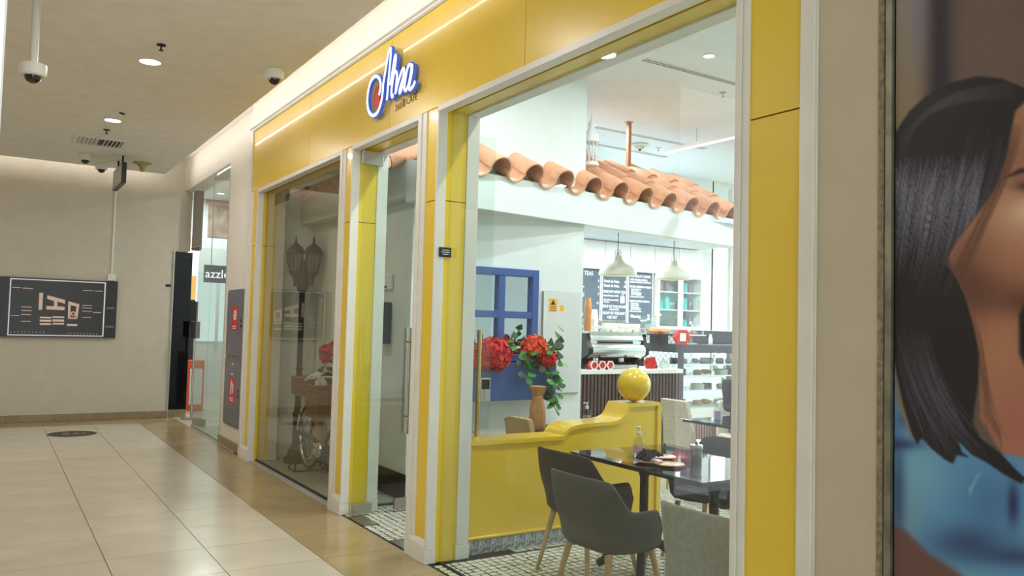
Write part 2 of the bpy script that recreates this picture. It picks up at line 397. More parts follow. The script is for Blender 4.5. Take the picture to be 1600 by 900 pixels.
# bulkhead that carries the roof tiles over the counter (turned 8.5 degrees from the shopfront square)
AN = math.atan(.149); EV = Vector((math.cos(AN), math.sin(AN), 0)); NV = Vector((-math.sin(AN), math.cos(AN), 0))
def bl(u, v, z): return Vector((3.0, 6.14, 0)) + EV*u + NV*v + Vector((0, 0, z))
beam = B().add([bl(0,0,2.6), bl(8.0,0,2.6), bl(8.0,.22,2.6), bl(0,.22,2.6), bl(0,0,2.93), bl(8.0,0,2.93), bl(8.0,.22,2.98), bl(0,.22,2.98)],
   [(0,3,2,1),(4,5,6,7),(0,1,5,4),(1,2,6,5),(2,3,7,6),(3,0,4,7)])
bm_o = struct('trim_beam', beam, M_WHITE)
bx(5.031, 9.53, 6.75, 9.6, 2.86, 2.92).build('soffit', mat('pale_blue_soffit', (206, 214, 224), .7), bm_o)
B().add([bl(2.1,.24,2.72), bl(6.6,.24,2.72), bl(6.6,1.0,3.38), bl(2.1,1.0,3.38), bl(2.1,.24,2.80), bl(6.6,.24,2.80), bl(6.6,1.0,3.42), bl(2.1,1.0,3.42)],
   [(0,3,2,1),(4,5,6,7),(0,1,5,4),(1,2,6,5),(2,3,7,6),(3,0,4,7)]).build('roof_deck', M_WOOD, bm_o)
# barrel roof: arched cover tiles over trough pan tiles, every tile an object
def barrel(R0, R1, L, th, up):
    n = 16; v = []; f = []
    for lay in (0, 1):
        for d, r in ((0, R0), (L, R1)):
            for i in range(n+1):
                a = PI*i/n; q = r-th*lay; v.append((-q*math.cos(a), d, q*math.sin(a)*(1 if up else -1)))
    m_ = n+1
    for i in range(n):
        f += [(i, i+1, m_+i+1, m_+i), (2*m_+i+1, 2*m_+i, 3*m_+i, 3*m_+i+1), (i+1, i, 2*m_+i, 2*m_+i+1), (m_+i, m_+i+1, 3*m_+i+1, 3*m_+i)]
    f += [(0, m_, 3*m_, 2*m_), (n, 2*m_+n, 3*m_+n, m_+n)]
    return B().add(v, f)
PITCH, SL = .408, math.atan(.55)
COV = PAN = None
def lay_tile(parent, p, az):
    global COV, PAN
    for kind in (0, 1):
        src = (COV, PAN)[kind]
        if src is None:
            src = (barrel(.122, .104, .40, .013, True) if kind == 0 else barrel(.104, .112, .40, .013, False)).build('cover_tile' if kind == 0 else 'pan_tile', M_TERRA, parent, smooth=True, angle=50); o = src
            if kind == 0: COV = src
            else: PAN = src
        else: o = share(src, 'cover_tile' if kind == 0 else 'pan_tile', (0,0,0), parent)
        o.rotation_euler = (SL, 0, az+rng.uniform(-.012, .012))
        dx = 0 if kind == 0 else PITCH/2
        o.location = p + Vector((math.cos(az)*dx, math.sin(az)*dx, (0 if kind == 0 else .004)+rng.uniform(-.004, .004)))
for row in range(3):
    for k in range(11):
        u = .32+PITCH*k
        if row > 0 and u < 2.0: continue
        lay_tile(bm_o, bl(u+.1, -.07+row*.30, 2.968+row*.165), AN)
for k in range(7):
    lay_tile(tn, Vector((2.80, 6.52+PITCH*(k+.3), 2.968)), -PI/2)

# corridor and cafe lamps live with the fittings
def downlight(x, y, z, r, power, color, label, group=None, real=True):
    t = thing('downlight', label, 'ceiling light', (x, y, z), group=group)
    B().lathe([(r, 0), (r*1.18, 0), (r*1.2, -.006), (r*1.02, -.008), (r, -.002)], n=28, caps=False).build('trim_ring', M_TRIM, t, smooth=True)
    B().lathe([(1e-5, -.001), (r, -.001)], n=28).build('lens', glow('lens_warm' if color is WARM else 'lens_cool', (255, 240, 250) if color is WARM else (255,255,255), 6), t)
    if real:
        l = lamp('downlight_lamp', (x, y, z-.02), power, r*1.8, color)
for k, y in enumerate((9.987, 7.468, 4.95, 2.43)):
    lab = {0: 'round recessed ceiling light farther along the corridor beside the smoke detector', 1: 'round recessed ceiling light nearer, by the sprinkler in the corridor ceiling'}.get(k, 'round recessed corridor ceiling light number %d behind the view' % k)
    if k > 1: lab = ['recessed corridor ceiling light seen only as a reflection in the large window', 'recessed corridor ceiling light above the viewer', 'recessed corridor ceiling light just behind the viewer', 'recessed corridor ceiling light farthest behind the viewer'][k-2]
    downlight(1.05, y, CZ, .085, E_DOWN if k < 3 else E_DOWN*.12, WARM, lab)
for k, y in enumerate((9.987, 4.95)):  # left row is out of view, added as general corridor fill
    downlight(-2.2, y, CZ, .085, E_DOWN*1.4, WARM, 'added recessed fill light in the unseen left row of the corridor, '+['far end', 'middle', 'near end'][k])
for k, (x, y) in enumerate(((5.451, 5.229), (3.4, 5.4), (3.4, 3.4), (5.3, 3.2), (7.6, 3.2), (7.6, 5.3), (10.3, 3.2), (10.3, 6.3), (6.2, 7.9), (8.2, 8.9))):  # all but the first are unseen downlights added as general cafe fill
    downlight(x, y, CC, .05, E_CAFE, COOL, 'small recessed cafe ceiling light '+['beside the long air slot seen through the large window', 'added as fill above the doorway aisle', 'added as fill above the dark armchairs', 'added as fill above the black table', 'added as fill above the side table', 'added as fill over the patterned chair', 'added as fill near the far window', 'added as fill by the glazed corner', 'added as fill above the tile roof', 'added as fill over the back counter'][k])

# ================================================================ CORRIDOR THINGS
# illuminated script sign on the fascia: (y, z) centre lines of the strokes
STROKES = {'A' : [[(5.67, 3.277), (5.648, 3.325), (5.652, 3.372), (5.687, 3.415), (5.756, 3.444), (5.832, 3.428), (5.877, 3.38), (5.897, 3.313), (5.891, 3.249), (5.854, 3.186), (5.778, 3.143), (5.693, 3.148), (5.64, 3.194), (5.612, 3.249), (5.601, 3.299), (5.598, 3.344), (5.58, 3.393), (5.556, 3.462), (5.53, 3.538), (5.505, 3.58), (5.482, 3.581), (5.479, 3.524), (5.492, 3.423), (5.506, 3.329), (5.514, 3.249), (5.523, 3.206)]] ,
'l' : [[(5.472, 3.306), (5.447, 3.367), (5.423, 3.443), (5.403, 3.5), (5.386, 3.503), (5.386, 3.455), (5.405, 3.386), (5.43, 3.311), (5.443, 3.255), (5.429, 3.211), (5.405, 3.216)]] ,
'm' : [[(5.384, 3.388), (5.354, 3.359), (5.36, 3.294), (5.371, 3.216)], [(5.365, 3.229), (5.329, 3.294), (5.279, 3.354), (5.248, 3.375), (5.232, 3.35), (5.249, 3.303), (5.283, 3.254), (5.302, 3.215), (5.28, 3.206)]] ,
'a' : [[(5.28, 3.21), (5.235, 3.271), (5.198, 3.334)], [(5.12, 3.369), (5.16, 3.371), (5.19, 3.332), (5.21, 3.272), (5.22, 3.224), (5.192, 3.203), (5.15, 3.236), (5.123, 3.301), (5.104, 3.363), (5.103, 3.317), (5.127, 3.252), (5.144, 3.213), (5.123, 3.194), (5.079, 3.205), (5.047, 3.232)]] ,
'bird' : [[(5.769, 3.377), (5.735, 3.377), (5.72, 3.358), (5.738, 3.347), (5.712, 3.333), (5.705, 3.293), (5.725, 3.259), (5.709, 3.232), (5.725, 3.197), (5.773, 3.2), (5.814, 3.224), (5.838, 3.276), (5.833, 3.33), (5.807, 3.363)]] ,
}
def smooth_line(p, n=6):
    p = [Vector((a, b)) for a, b in p]; q = [p[0]*2-p[1]]+p+[p[-1]*2-p[-2]]; out = []
    for i in range(1, len(q)-2):
        for k in range(n):
            t = k/n; a, b, c, d = q[i-1], q[i], q[i+1], q[i+2]
            out.append(.5*((2*b)+(c-a)*t+(2*a-5*b+4*c-d)*t*t+(3*b-a-3*c+d)*t**3))
    return out+[p[-1]]
def ribbon(line, hw, xf, xb):
    """flat-faced channel letter stroke in the x = const plane"""
    b = B(); n = len(line); L_, R_ = [], []
    for i, p in enumerate(line):
        t = (line[min(i+1, n-1)]-line[max(i-1, 0)]).normalized(); nn = Vector((-t.y, t.x)); L_.append(p+nn*hw); R_.append(p-nn*hw)
    for i in range(n):
        b.v += [(xf, L_[i].x, L_[i].y), (xf, R_[i].x, R_[i].y), (xb, R_[i].x, R_[i].y), (xb, L_[i].x, L_[i].y)]
    for i in range(n-1):
        o = 4*i
        for k in range(4): b.f.append((o+k, o+(k+1)%4, o+4+(k+1)%4, o+4+k))
    b.f += [(0,1,2,3), (4*n-1,4*n-2,4*n-3,4*n-4)]
    return b
sg = thing('shop_sign', 'blue glowing script sign on the yellow fascia above the cafe door', 'sign', (2.447, 5.5, 3.1))
bird = None
for key, strokes in STROKES.items():
    if key == 'bird':
        p = [(a-5.5, b-3.1) for a, b in strokes[0]]
        bird = B().prism(p, 'yz', -.02, -.001).build('bird_emblem', mat('sign_red', (224, 62, 48), .5), sg)
        B().prism([(.30, .06), (.26, .05), (.22, .09), (.23, .19), (.28, .27), (.33, .22)], 'yz', -.001, -.0005).build('emblem_backing', M_WHITEP, bird)
        continue
    body = B(); face = B()
    for s_ in strokes:
        ln = smooth_line([(a-5.5, b-3.1) for a, b in s_])
        r = ribbon(ln, .0205, -.046, -.02); body.add(r.v, r.f)
        r = ribbon(ln, .0115, -.050, -.0455); face.add(r.v, r.f)
    bo = body.build('letter', mat('sign_blue', (62, 92, 186), .4, var=0, emit=(90, 120, 240), estr=.3), sg)
    face.build('light_tube', glow('sign_white_light', (226, 238, 255), 1.7), bo)
M_BRN = mat('brown_print', (132, 98, 24), .5)
text('small_lettering', '360', .075, M_BRN, sg, face_negx(-.002, -.0+5.47-5.5, 3.115-3.1), spacing=1.05)
text('small_lettering', 'CAF\u00c9', .075, M_BRN, sg, face_negx(-.002, 5.28-5.5, 3.125-3.1), spacing=1.05)
bx(-.003, 0, 5.30-5.5, 5.34-5.5, .02, .075).build('small_square', M_BRN, sg)

# directory screen on the end wall
ds = thing('directory_screen', 'wide dark mall directory screen showing a floor map on the end wall', 'screen', (0, 13.55, 0))
M_CASE = mat('dark_maroon_case', (34, 20, 24), .3)
bx(.09, 1.598, -.065, 0, 1.222, 2.07).build('case', M_CASE, ds, bevel=.004)
pn = bx(.222, 1.43, -.068, -.066, 1.244, 2.046).build('display', mat('dark_display', (34, 31, 32), .3, emit=(60, 52, 52), estr=.06), ds)
M_FR = mat('screen_edge', (226, 226, 232), .3, emit=(230, 232, 245), estr=.25)
B().box(.23, 1.42, -.07, -.066, 2.036, 2.05).box(.23, 1.42, -.07, -.066, 1.24, 1.253).box(.216, .23, -.07, -.066, 1.24, 2.05).box(1.42, 1.436, -.07, -.066, 1.24, 2.05).build('edge_frame', M_FR, ds)
M_MAP = mat('map_pink', (222, 192, 176), .5, emit=(222, 192, 176), estr=.16)
def flat(poly, d=-.0695): return B().prism(poly, 'xz', d, -.0682)
flat([(.58,1.859),(.628,1.855),(.628,1.614),(.583,1.613)]).build('map_block', M_MAP, pn)
flat([(.683,1.826),(.913,1.767),(.91,1.711),(.816,1.739),(.816,1.67),(.912,1.667),(.909,1.617),(.676,1.622),(.679,1.672),(.771,1.669),(.773,1.743),(.68,1.777)]).build('map_block', M_MAP, pn)
b = B()
for q in ([(.953,1.75),(1.098,1.712),(1.095,1.67),(.955,1.70)], [(.953,1.70),(.985,1.69),(.99,1.494),(.959,1.494)], [(1.06,1.68),(1.095,1.67),(1.081,1.491),(1.05,1.491)], [(.98,1.52),(1.06,1.52),(1.06,1.491),(.98,1.491)]):
    r = flat(q); b.add(r.v, r.f)
b.lathe([(.018,-.0695),(.034,-.0695),(.034,-.0682),(.018,-.0682),(.018,-.0695)], (1.025, 0, 1.57), 20, 'y', False)
b.build('map_block', M_MAP, pn)
bars = B(); pts = [(0.247, 1.919), (0.351, 1.919), (0.372, 1.916), (0.498, 1.916), (0.369, 1.648), (0.494, 1.649), (0.371, 1.597), (0.497, 1.598), (0.369, 1.539), (0.494, 1.54), (0.245, 1.523), (0.352, 1.524), (0.37, 1.444), (0.493, 1.445), (1.139, 1.918), (1.266, 1.919), (1.286, 1.916), (1.394, 1.918), (1.141, 1.697), (1.267, 1.699), (1.136, 1.659), (1.267, 1.661), (1.136, 1.612), (1.269, 1.614), (1.14, 1.522), (1.264, 1.523), (1.283, 1.598), (1.391, 1.599)]
for (a, c_) in zip(pts[::2], pts[1::2]): bx(a[0], c_[0], -.0695, -.0682, a[1]-.005, a[1]+.004).build('list_line', M_MAP, pn)
for k in range(10): bars.box(.25+k*.045, .262+k*.045, -.0695, -.0682, 1.285, 1.295); bars.box(.96+k*.042, .972+k*.042, -.0695, -.0682, 1.272, 1.282)
setp(bars.build('icon_row', M_MAP, pn), kind='stuff')
q = [(0.604, 1.515), (0.749, 1.492), (0.603, 1.472), (0.749, 1.443), (0.605, 1.423), (0.749, 1.396), (0.761, 1.525), (0.911, 1.502), (0.762, 1.48), (0.912, 1.449), (0.766, 1.431), (0.914, 1.406), (0.964, 1.513), (1.075, 1.489), (0.951, 1.419), (1.085, 1.391)]
for a, c_ in zip(q[::2], q[1::2]): bx(a[0], c_[0], -.0695, -.0682, c_[1], a[1]).build('map_row', M_MAP, pn)
M_SLOT = mat('slot_grey', (120, 112, 116), .4)
for z in (1.655, 1.378):
    bx(1.46, 1.566, -.07, -.064, z, z+.026).build('side_slot', M_SLOT, ds)
    bx(1.46, 1.566, -.068, -.064, z+.03, z+.055).build('side_recess', M_BLACK, ds)
cd = thing('cable_conduit', 'thin white cable conduit running up the end wall above the directory screen', 'conduit', (1.515, 13.55, 2.1))
bx(-.014, .014, -.022, 0, .06, 1.65).build('trunking', M_WHITEP, cd)
bx(-.055, .055, -.04, 0, -.02, .085).build('junction_box', M_WHITEP, cd, bevel=.004)
up = thing('unit_plaque', 'tiny black plaque on the end wall left of the dark shop doorway', 'plaque', (2.318, 13.55, 2.05))
bx(-.038, .038, -.008, 0, -.02, .02).build('plate', M_BLACK, up)
fs = thing('floor_sticker', 'black round floor sticker on the pale tiles before the end wall', 'sticker', (.975, 12.05, 0))
B().lathe([(.29, .0004), (.288, .0018), (1e-5, .0018)], n=40).build('disc', M_BLACK, fs)
for k, (x, wd) in enumerate(((-.06, .1), (.06, .09), (.15, .07))): bx(x-wd/2+.0, x+wd/2-.02, -.10, .10, .0018, .0024).build('print_mark', mat('sticker_print', (120, 96, 90), .6), fs)

# ceiling fittings in the corridor
def dome_cam(name, label, x, y, z, rad, rod=0):
    t = thing(name, label, 'camera', (x, y, z))
    if rod: B().cyl((0,0,0), (0,0,rod), .026, n=14).build('drop_pole', M_WHITEP, t, smooth=True)
    B().lathe([(rad*.5, .0), (rad, -.004), (rad*1.02, -.03), (rad*.98, -.075), (rad*.86, -.085), (rad*.62, -.085)], n=28).build('housing', M_WHITEP, t, smooth=True)
    B().lathe([(max(1e-6, rad*.62*math.cos(a)), -.083-rad*.62*math.sin(a)) for a in [PI/2*i/8 for i in range(9)]], n=24).build('dome', mat('smoked_dome', (16, 16, 18), .06, coat=.5), t, smooth=True)
dome_cam('dome_camera', 'white dome camera hanging from a long ceiling pole at the left', .17, 6.494, 3.285, .085, CZ-3.285)
dome_cam('dome_camera', 'white dome camera on the ceiling edge near the yellow fascia', 1.99, 7.03, CZ, .082)
dome_cam('dome_camera', 'white dome camera nearer the vent on the far ceiling', .985, 12.35, CZ, .082)
dome_cam('dome_camera', 'white dome camera beside the hanging sign, close to the end wall', 1.25, 12.98, CZ, .082)
def sprinkler(label, x, y, z, m=M_DARKM):
    t = thing('sprinkler', label, 'sprinkler', (x, y, z))
    B().lathe([(1e-5, -.001), (.036, -.001), (.038, -.006), (.014, -.008), (1e-5, -.008)], n=20).build('escutcheon', m, t)
    B().cyl((0,0,-.006), (0,0,-.045), .006, n=8).lathe([(1e-5,-.045),(.02,-.045),(.02,-.048),(1e-5,-.048)], n=16).build('deflector', m, t)
sprinkler('dark sprinkler head nearest, behind the bright ceiling light', 1.053, 6.95, CZ)
sprinkler('dark sprinkler head between the far ceiling light and the air vent', 1.05, 10.55, CZ)
t = thing('smoke_detector', 'small dark detector fitting beyond the near sprinkler, close to the far ceiling light', 'detector', (1.034, 9.49, CZ))
B().lathe([(.05, 0), (.05, -.012), (.03, -.016), (1e-5, -.016)], n=20).build('base', M_WHITEP, t); B().cyl((.02,0,-.014),(.075,.0,-.03),.01,n=8).build('arm', M_DARKM, t)
t = thing('speaker_dome', 'yellowed cone shaped fitting on the ceiling right of the hanging sign', 'ceiling fitting', (1.72, 12.5, CZ))
B().lathe([(.13, 0), (.125, -.012), (.07, -.03), (.035, -.07), (.028, -.11), (.015, -.125), (1e-5, -.127)], n=28).build('cone', mat('yellowed_plastic', (172, 158, 104), .5), t, smooth=True)
t = thing('air_vent', 'white square louvred air vent in the corridor ceiling', 'vent', (1.06, 11.33, CZ))
B().box(-.25, .25, -.27, -.215, -.014, 0).box(-.25, .25, .215, .27, -.014, 0).box(-.31, -.25, -.27, .27, -.014, 0).box(.25, .31, -.27, .27, -.014, 0).build('frame', M_WHITEP, t)
bx(-.25, .25, -.215, .215, -.002, -.001).build('dark_throat', M_BLACK, t)
for k in range(11):
    x = -.225+k*.045
    if abs(k-5) > 0: B().obox((x, 0, -.012), (.018, .21, .0015), Matrix.Rotation(math.radians(40 if k < 5 else -40), 3, 'Y')).build('louvre', M_WHITEP, t)
t = thing('hanging_sign', 'thin edge-on hanging sign on two ceiling rods near the end wall', 'sign', (1.42, 12.36, CZ))
bx(-.03, .03, -.45, .45, -.40, -.12).build('cabinet', M_BLACK, t, bevel=.004)
bx(-.034, -.0305, -.44, .44, -.39, -.13).build('face', mat('sign_face_grey', (176, 172, 160), .4), t)
for y in (-.25, .2):
    B().cyl((0, y, 0), (0, y, -.125), .012, n=10).build('rod', M_DARKM, t); 

# fire hose and extinguisher cabinets
M_CAB = mat('grey_blue_steel', (112, 114, 126), .35, .2)
def cabinet(label, z0, z1, icon):
    t = thing('fire_cabinet', label, 'cabinet', (2.5, 10.0, 0))
    bx(-.012, 0, -.40, .41, z0, z1).build('frame', M_CAB, t, bevel=.002)
    d = bx(-.024, -.012, -.375, .385, z0+.025, z1-.025).build('door', M_CAB, t, bevel=.003)
    for dz in (.03, -.03): B().cyl((-.03, -.29, (z0+z1)/2+dz), (-.022, -.29, (z0+z1)/2+dz), .018, n=14).build('lock', M_BLACK, d)
    zz = 1.41 if icon == 'hose' else .55
    sgn = bx(-.0255, -.0242, -.14, .14, zz, zz+.30).build('red_sign', M_REDP, t)
    ic = B()
    if icon == 'hose':
        ic.lathe([(.035, -.0262), (.06, -.0262), (.06, -.0256), (.035, -.0256), (.035, -.0262)], (0, .0, zz+.19), 24, 'x', False); ic.lathe([(1e-5, -.0262), (.018, -.0262), (.018, -.0256)], (0, .0, zz+.19), 20, 'x')
        ic.box(-.0262, -.0256, -.075, -.06, zz+.13, zz+.25)
    else:
        ic.box(-.0262, -.0256, .02, .06, zz+.10, zz+.24).box(-.0262, -.0256, .03, .05, zz+.24, zz+.27).box(-.0262, -.0256, -.07, -.03, zz+.12, zz+.22).box(-.0262, -.0256, -.03, .0, zz+.2, zz+.25)
    ic.box(-.0262, -.0256, -.08, .08, zz+.05, zz+.062).box(-.0262, -.0256, -.07, .07, zz+.025, zz+.037)
    ic.build('icon', M_CHALK, sgn)
    return t
cabinet('upper grey fire cabinet door with a red hose reel sign', 1.10, 1.91, 'hose')
c2 = cabinet('lower grey fire cabinet door with a red extinguisher sign', .27, 1.095, 'ext')
for z in (1.0, .88): bx(-.0255, -.0242, -.02, .05, z, z+.022).build('white_tag', M_WHITEP, c2)

# backlit pillar at the far left
lb = thing('lightbox_pillar', 'tall white backlit advertising pillar at the left edge', 'lightbox', (-.002, 5.2, 0))
bx(-.9, 0, 0, .35, 0, CZ).build('body', M_WHITEP, lb)
bx(-.87, -.012, -.012, 0, .12, CZ-.02).build('lit_panel', glow('backlit_white', (250, 250, 255), 1.5), lb)

# ================================================================ NEXT SHOP, seen through its glass and doorway
fl2 = struct('floor_shop', bx(2.46, 9, 9.76, 17.2, -.06, 0), mat('pale_shop_floor', (190, 180, 160), .25))
struct('ceiling_shop', bx(2.75, 9, 9.76, 17.2, 3.95, 4.05), M_WHITE)
ws = struct('wall_shop', bx(2.62, 9, 17.0, 17.2, 0, 4.0), M_WHITE)
struct('wall_shop_side', bx(8.9, 9.1, 9.76, 17.2, 0, 4.0), M_WHITE)
struct('wall_shop_left', bx(2.44, 2.62, 13.75, 17.2, 0, 4.0), M_WALL)
struct('wall_shop_near', bx(2.75, 9.0, 9.755, 9.80, 0, 4.0), M_WHITE)
t = thing('dark_pier', 'tall gloss black pier at the right end of the end wall', 'pier', (2.52, 13.55, 0))
bx(-.125, .135, -.03, .0, .12, 2.585).build('panel', M_GLOSSB, t)
bx(-.145, -.126, -.035, .0, 0, 2.60).build('steel_edge', M_STEEL, t)
bx(-.125, .135, -.03, .0, 0.0, .118).build('plinth', M_SKIRT, t)
bx(2.63, 2.74, 13.30, 13.50, 2.62, 3.5499).build('post', mat('dark_brown_post', (84, 66, 52), .5), ws)
w5 = struct('window_5', bx(2.5, 2.512, 10.64, 11.50, .03, 3.54), M_GLASSG)
bx(2.5, 2.512, 11.504, 12.30, .03, 3.54).build('pane', M_GLASSG, w5)
bx(2.5, 2.512, 12.304, 13.0, 2.6, 3.54).build('pane', M_GLASSG, w5)
bx(2.49, 2.52, 10.64, 12.3, 0, .03).build('floor_channel', M_STEEL, w5)
d3 = struct('door_3', bx(2.52, 3.4, 12.33, 12.342, .02, 2.58), M_GLASSG)
for s_ in (-1, 1): B().cyl((3.30, 12.336+s_*.05, .8), (3.30, 12.336+s_*.05, 1.5), .014, n=12).build('pull_handle', M_STEEL, d3, smooth=True)
bx(2.52, 2.70, 12.32, 12.352, .0, .09).build('patch_fitting', M_STEEL, d3)
t = thing('wall_monitor', 'black monitor on the back wall of the next shop', 'monitor', (3.03, 15.8, 1.5))
bx(-.2, .2, -.05, 0, -.1, .36).build('case', M_BLACK, t); bx(-.18, .18, -.054, -.05, -.08, .34).build('glass', M_GLOSSB, t); bx(-.03, .03, -.02, .02, -1.5, -.1).build('stand', M_DARKM, t); bx(-.16, .16, -.12, .12, -1.5, -1.48).build('foot', M_DARKM, t)
t = thing('yellow_lightbox', 'glowing yellow display box in the next shop doorway', 'display', (3.12, 16.2, 0))
bx(-.14, .14, -.03, .1, 1.9, 2.35).build('lit_face', glow('amber_panel', (255, 206, 120), .95), t); bx(-.14, .14, -.02, .1, 0, 1.9).build('back_panel', mat('dark_panel', (52, 48, 52), .5), t)
t = thing('sanitiser_stand', 'black hand sanitiser dispenser on a thin stand in the next shop doorway', 'dispenser', (2.68, 13.2, 0))
bx(-.06, .06, -.05, .05, 1.24, 1.50).build('dispenser', M_BLACK, t, bevel=.01); B().cyl((0,.03,.02), (0,.03,1.3), .018, n=12).build('pole', M_STEEL, t); bx(-.13, .13, -.13, .13, 0, .02).build('foot', M_STEEL, t)
t = thing('orange_stand', 'red orange display stand on the floor inside the next shop', 'stand', (2.97, 14.5, 0))
bx(-.13, .13, -.1, .1, 0, .84).build('body', mat('orange_stand_red', (222, 90, 44), .5), t); bx(-.10, .10, -.104, -.1, .1, .7).build('poster', M_WHITEP, t)
t = thing('shop_counter', 'grey counter standing behind the next shop glass', 'counter', (3.25, 11.6, 0))
bx(-.25, .3, -.8, .8, 0, .92).build('body', mat('grey_counter', (116, 112, 104), .5), t); bx(-.28, .33, -.83, .83, .92, .96).build('top', M_WHITEP, t)
t = thing('shop_window', 'bright teal window at the back of the next shop', 'window', (4.2, 16.995, 0))
bx(-1.2, 1.4, -.02, 0, 1.1, 2.5).build('bright_pane', glow('teal_daylight', (222, 238, 238), 1.3), t)
for x in (-1.2, -.35, .5, 1.35): bx(x-.03, x+.03, -.05, -.02, 1.06, 2.54).build('mullion', M_TRIM, t)
t = thing('shop_name_board', 'dark blue illuminated shop name board seen through the glass', 'sign', (3.0, 14.0, 2.17))
bx(-.06, .62, 0, .03, -.02, .27).build('board', mat('navy_board', (36, 48, 86), .4), t)
text('lettering', 'azzle', .2, glow('sign_letters', (245, 250, 255), 2.2), t, face_negy(-.045, -.004, .06))
for x in (.05, .5): B().cyl((x, .015, .27), (x, .015, 1.78), .006, n=8).build('wire', M_STEEL, t)
t = thing('wall_poster', 'framed brown group picture high on the next shop wall', 'picture', (4.05, 16.99, 3.3))
bx(-.45, .35, -.02, 0, -.1, .55).build('picture', mat('brown_picture', (150, 128, 112), .6, var=.3, scale=5), t); bx(-.5, .4, -.025, 0, .55, .63).build('header_bar', mat('dusty_pink', (196, 160, 150), .6), t)
for k, (x, y) in enumerate(((4.2, 11.2), (4.2, 13.8), (3.6, 16))):
    downlight(x, y, 3.95, .07, 55, COOL, 'recessed ceiling light inside the next shop, '+['near', 'middle', 'far'][k])

# ================================================================ PORTRAIT POSTER (a flat print)
def paint_print():
    """portrait print as a colour table over print coordinates: a across (0..530), b down (-130..1010)"""
    W_, H_, o = 530, 1140, 130
    aa, bb_ = np.meshgrid(np.arange(W_, dtype=np.float32), np.arange(H_, dtype=np.float32)-o)
    a = aa; b = bb_
    def blur(m, r):
        for ax in (0, 1):
            for _ in range(2):
                c = np.cumsum(np.pad(m, [(r+1, r) if k == ax else (0, 0) for k in (0, 1)], mode='edge'), axis=ax)
                n = m.shape[ax]; s1 = np.take(c, range(2*r+1, 2*r+1+n), axis=ax); s0 = np.take(c, range(0, n), axis=ax); m = (s1-s0)/(2*r+1)
        return m
    def poly(pts, soft=1):
        m = np.zeros((H_, W_), bool); n = len(pts)
        for i in range(n):
            x0, y0 = pts[i]; x1, y1 = pts[(i+1) % n]
            if y0 == y1: continue
            c = ((y0 <= b) & (b < y1)) | ((y1 <= b) & (b < y0))
            m ^= c & (a < (b-y0)/(y1-y0)*(x1-x0)+x0)
        m = m.astype(np.float32); return blur(m, soft) if soft else m
    img = np.zeros((H_, W_, 3), np.float32)
    def over(m, col): img[:] = img*(1-m[..., None]) + np.array(col, np.float32)*m[..., None]
    def spot(x, y, rx, ry, k=1): return k*np.exp(-(((a-x)/rx)**2+((b-y)/ry)**2))
    img[:] = (104, 84, 78)
    over(np.clip(1-(a-30)/35, 0, 1)*.9, (140, 120, 92)); over(spot(22, 0, 40, 150, .6), (150, 140, 140))
    over(spot(78, 60, 20, 400, .95), (28, 24, 32)); over(spot(150, 60, 60, 200, .3), (122, 98, 92))
    over(spot(40, 30, 14, 60, .5), (110, 112, 150))
    skin = (172, 116, 88)
    face = [(200,150),(186,200),(176,252),(160,300),(130,345),(104,380),(92,410),(112,460),(130,525),(140,600),(140,660),(170,712),(210,735),(420,760),(530,720),(530,640),(400,560),(390,480),(412,380),(416,260),(390,160),(300,130)]
    over(poly(face, 2), skin)
    fm = poly(face, 2)
    over(fm*spot(200, 345, 46, 42, .75), (222, 178, 150)); over(fm*spot(206, 335, 14, 16, .5), (244, 220, 200))
    over(fm*spot(120, 440, 44, 60, .75), (104, 62, 48)); over(fm*spot(200, 478, 90, 26, .85), (88, 52, 42)); over(fm*spot(150, 452, 60, 26, .5), (84, 50, 42))
    over(fm*spot(200, 420, 60, 44, .35), (190, 128, 100))
    over(fm*spot(170, 560, 24, 80, .5), (186, 130, 100)); over(fm*spot(190, 660, 40, 60, .5), (176, 104, 98)); over(fm*spot(180, 250, 30, 40, .4), (150, 96, 76))
    over(spot(270, 435, 34, 9, .9), (150, 58, 60)); over(spot(262, 330, 14, 40, .4), (150, 96, 74))
    for ex in (216, 330):
        over(spot(ex, 297, 24, 8, .95), (40, 26, 26)); over(spot(ex+4, 299, 9, 5, .8), (18, 12, 14)); over(spot(ex, 284, 30, 6, .4), (120, 74, 62))
        over(poly([(ex-44, 286), (ex-20, 269), (ex+20, 262), (ex+44, 270), (ex+18, 269), (ex-14, 276)], 1)*.9, (44, 28, 28))
    over(poly([(80,385),(98,370),(108,392),(96,410),(82,404)], 3)*.8, (160, 100, 90))
    over(poly([(195,500),(203,482),(240,482),(244,560),(230,590),(205,584),(196,560)], 2), (14, 13, 16))
    # blue dress
    dress = [(-2,548),(6,640),(30,690),(90,700),(110,690),(140,690),(165,712),(210,722),(330,770),(530,730),(530,1012),(-2,1012)]
    dm = poly(dress, 2); over(dm, (92, 150, 196))
    over(dm*spot(40, 740, 50, 60, .6), (140, 190, 208)); over(dm*spot(24, 810, 26, 40, .6), (126, 164, 168)); over(dm*spot(120, 850, 60, 26, .75), (48, 62, 104)); over(dm*spot(200, 870, 70, 16, .7), (38, 46, 84))
    over(dm*spot(10, 700, 40, 9, .8), (40, 52, 96)); over(dm*spot(8, 780, 12, 90, .7), (46, 60, 104)); over(dm*spot(24, 662, 18, 12, .6), (40, 52, 96)); over(dm*spot(150, 790, 40, 50, .4), (52, 84, 134)); over(dm*spot(186, 790, 8, 34, .85), (34, 36, 84))
    over(dm*poly([(122,768),(136,745),(142,740),(130,764),(124,780)], 1)*.7, (150, 188, 208)); over(dm*spot(230, 840, 50, 24, .4), (110, 152, 186)); over(dm*spot(110, 905, 70, 18, .6), (122, 168, 190))
    over(poly([(-2,822),(20,832),(60,866),(100,890),(150,930),(190,1012),(-2,1012)], 4), (112, 76, 72))
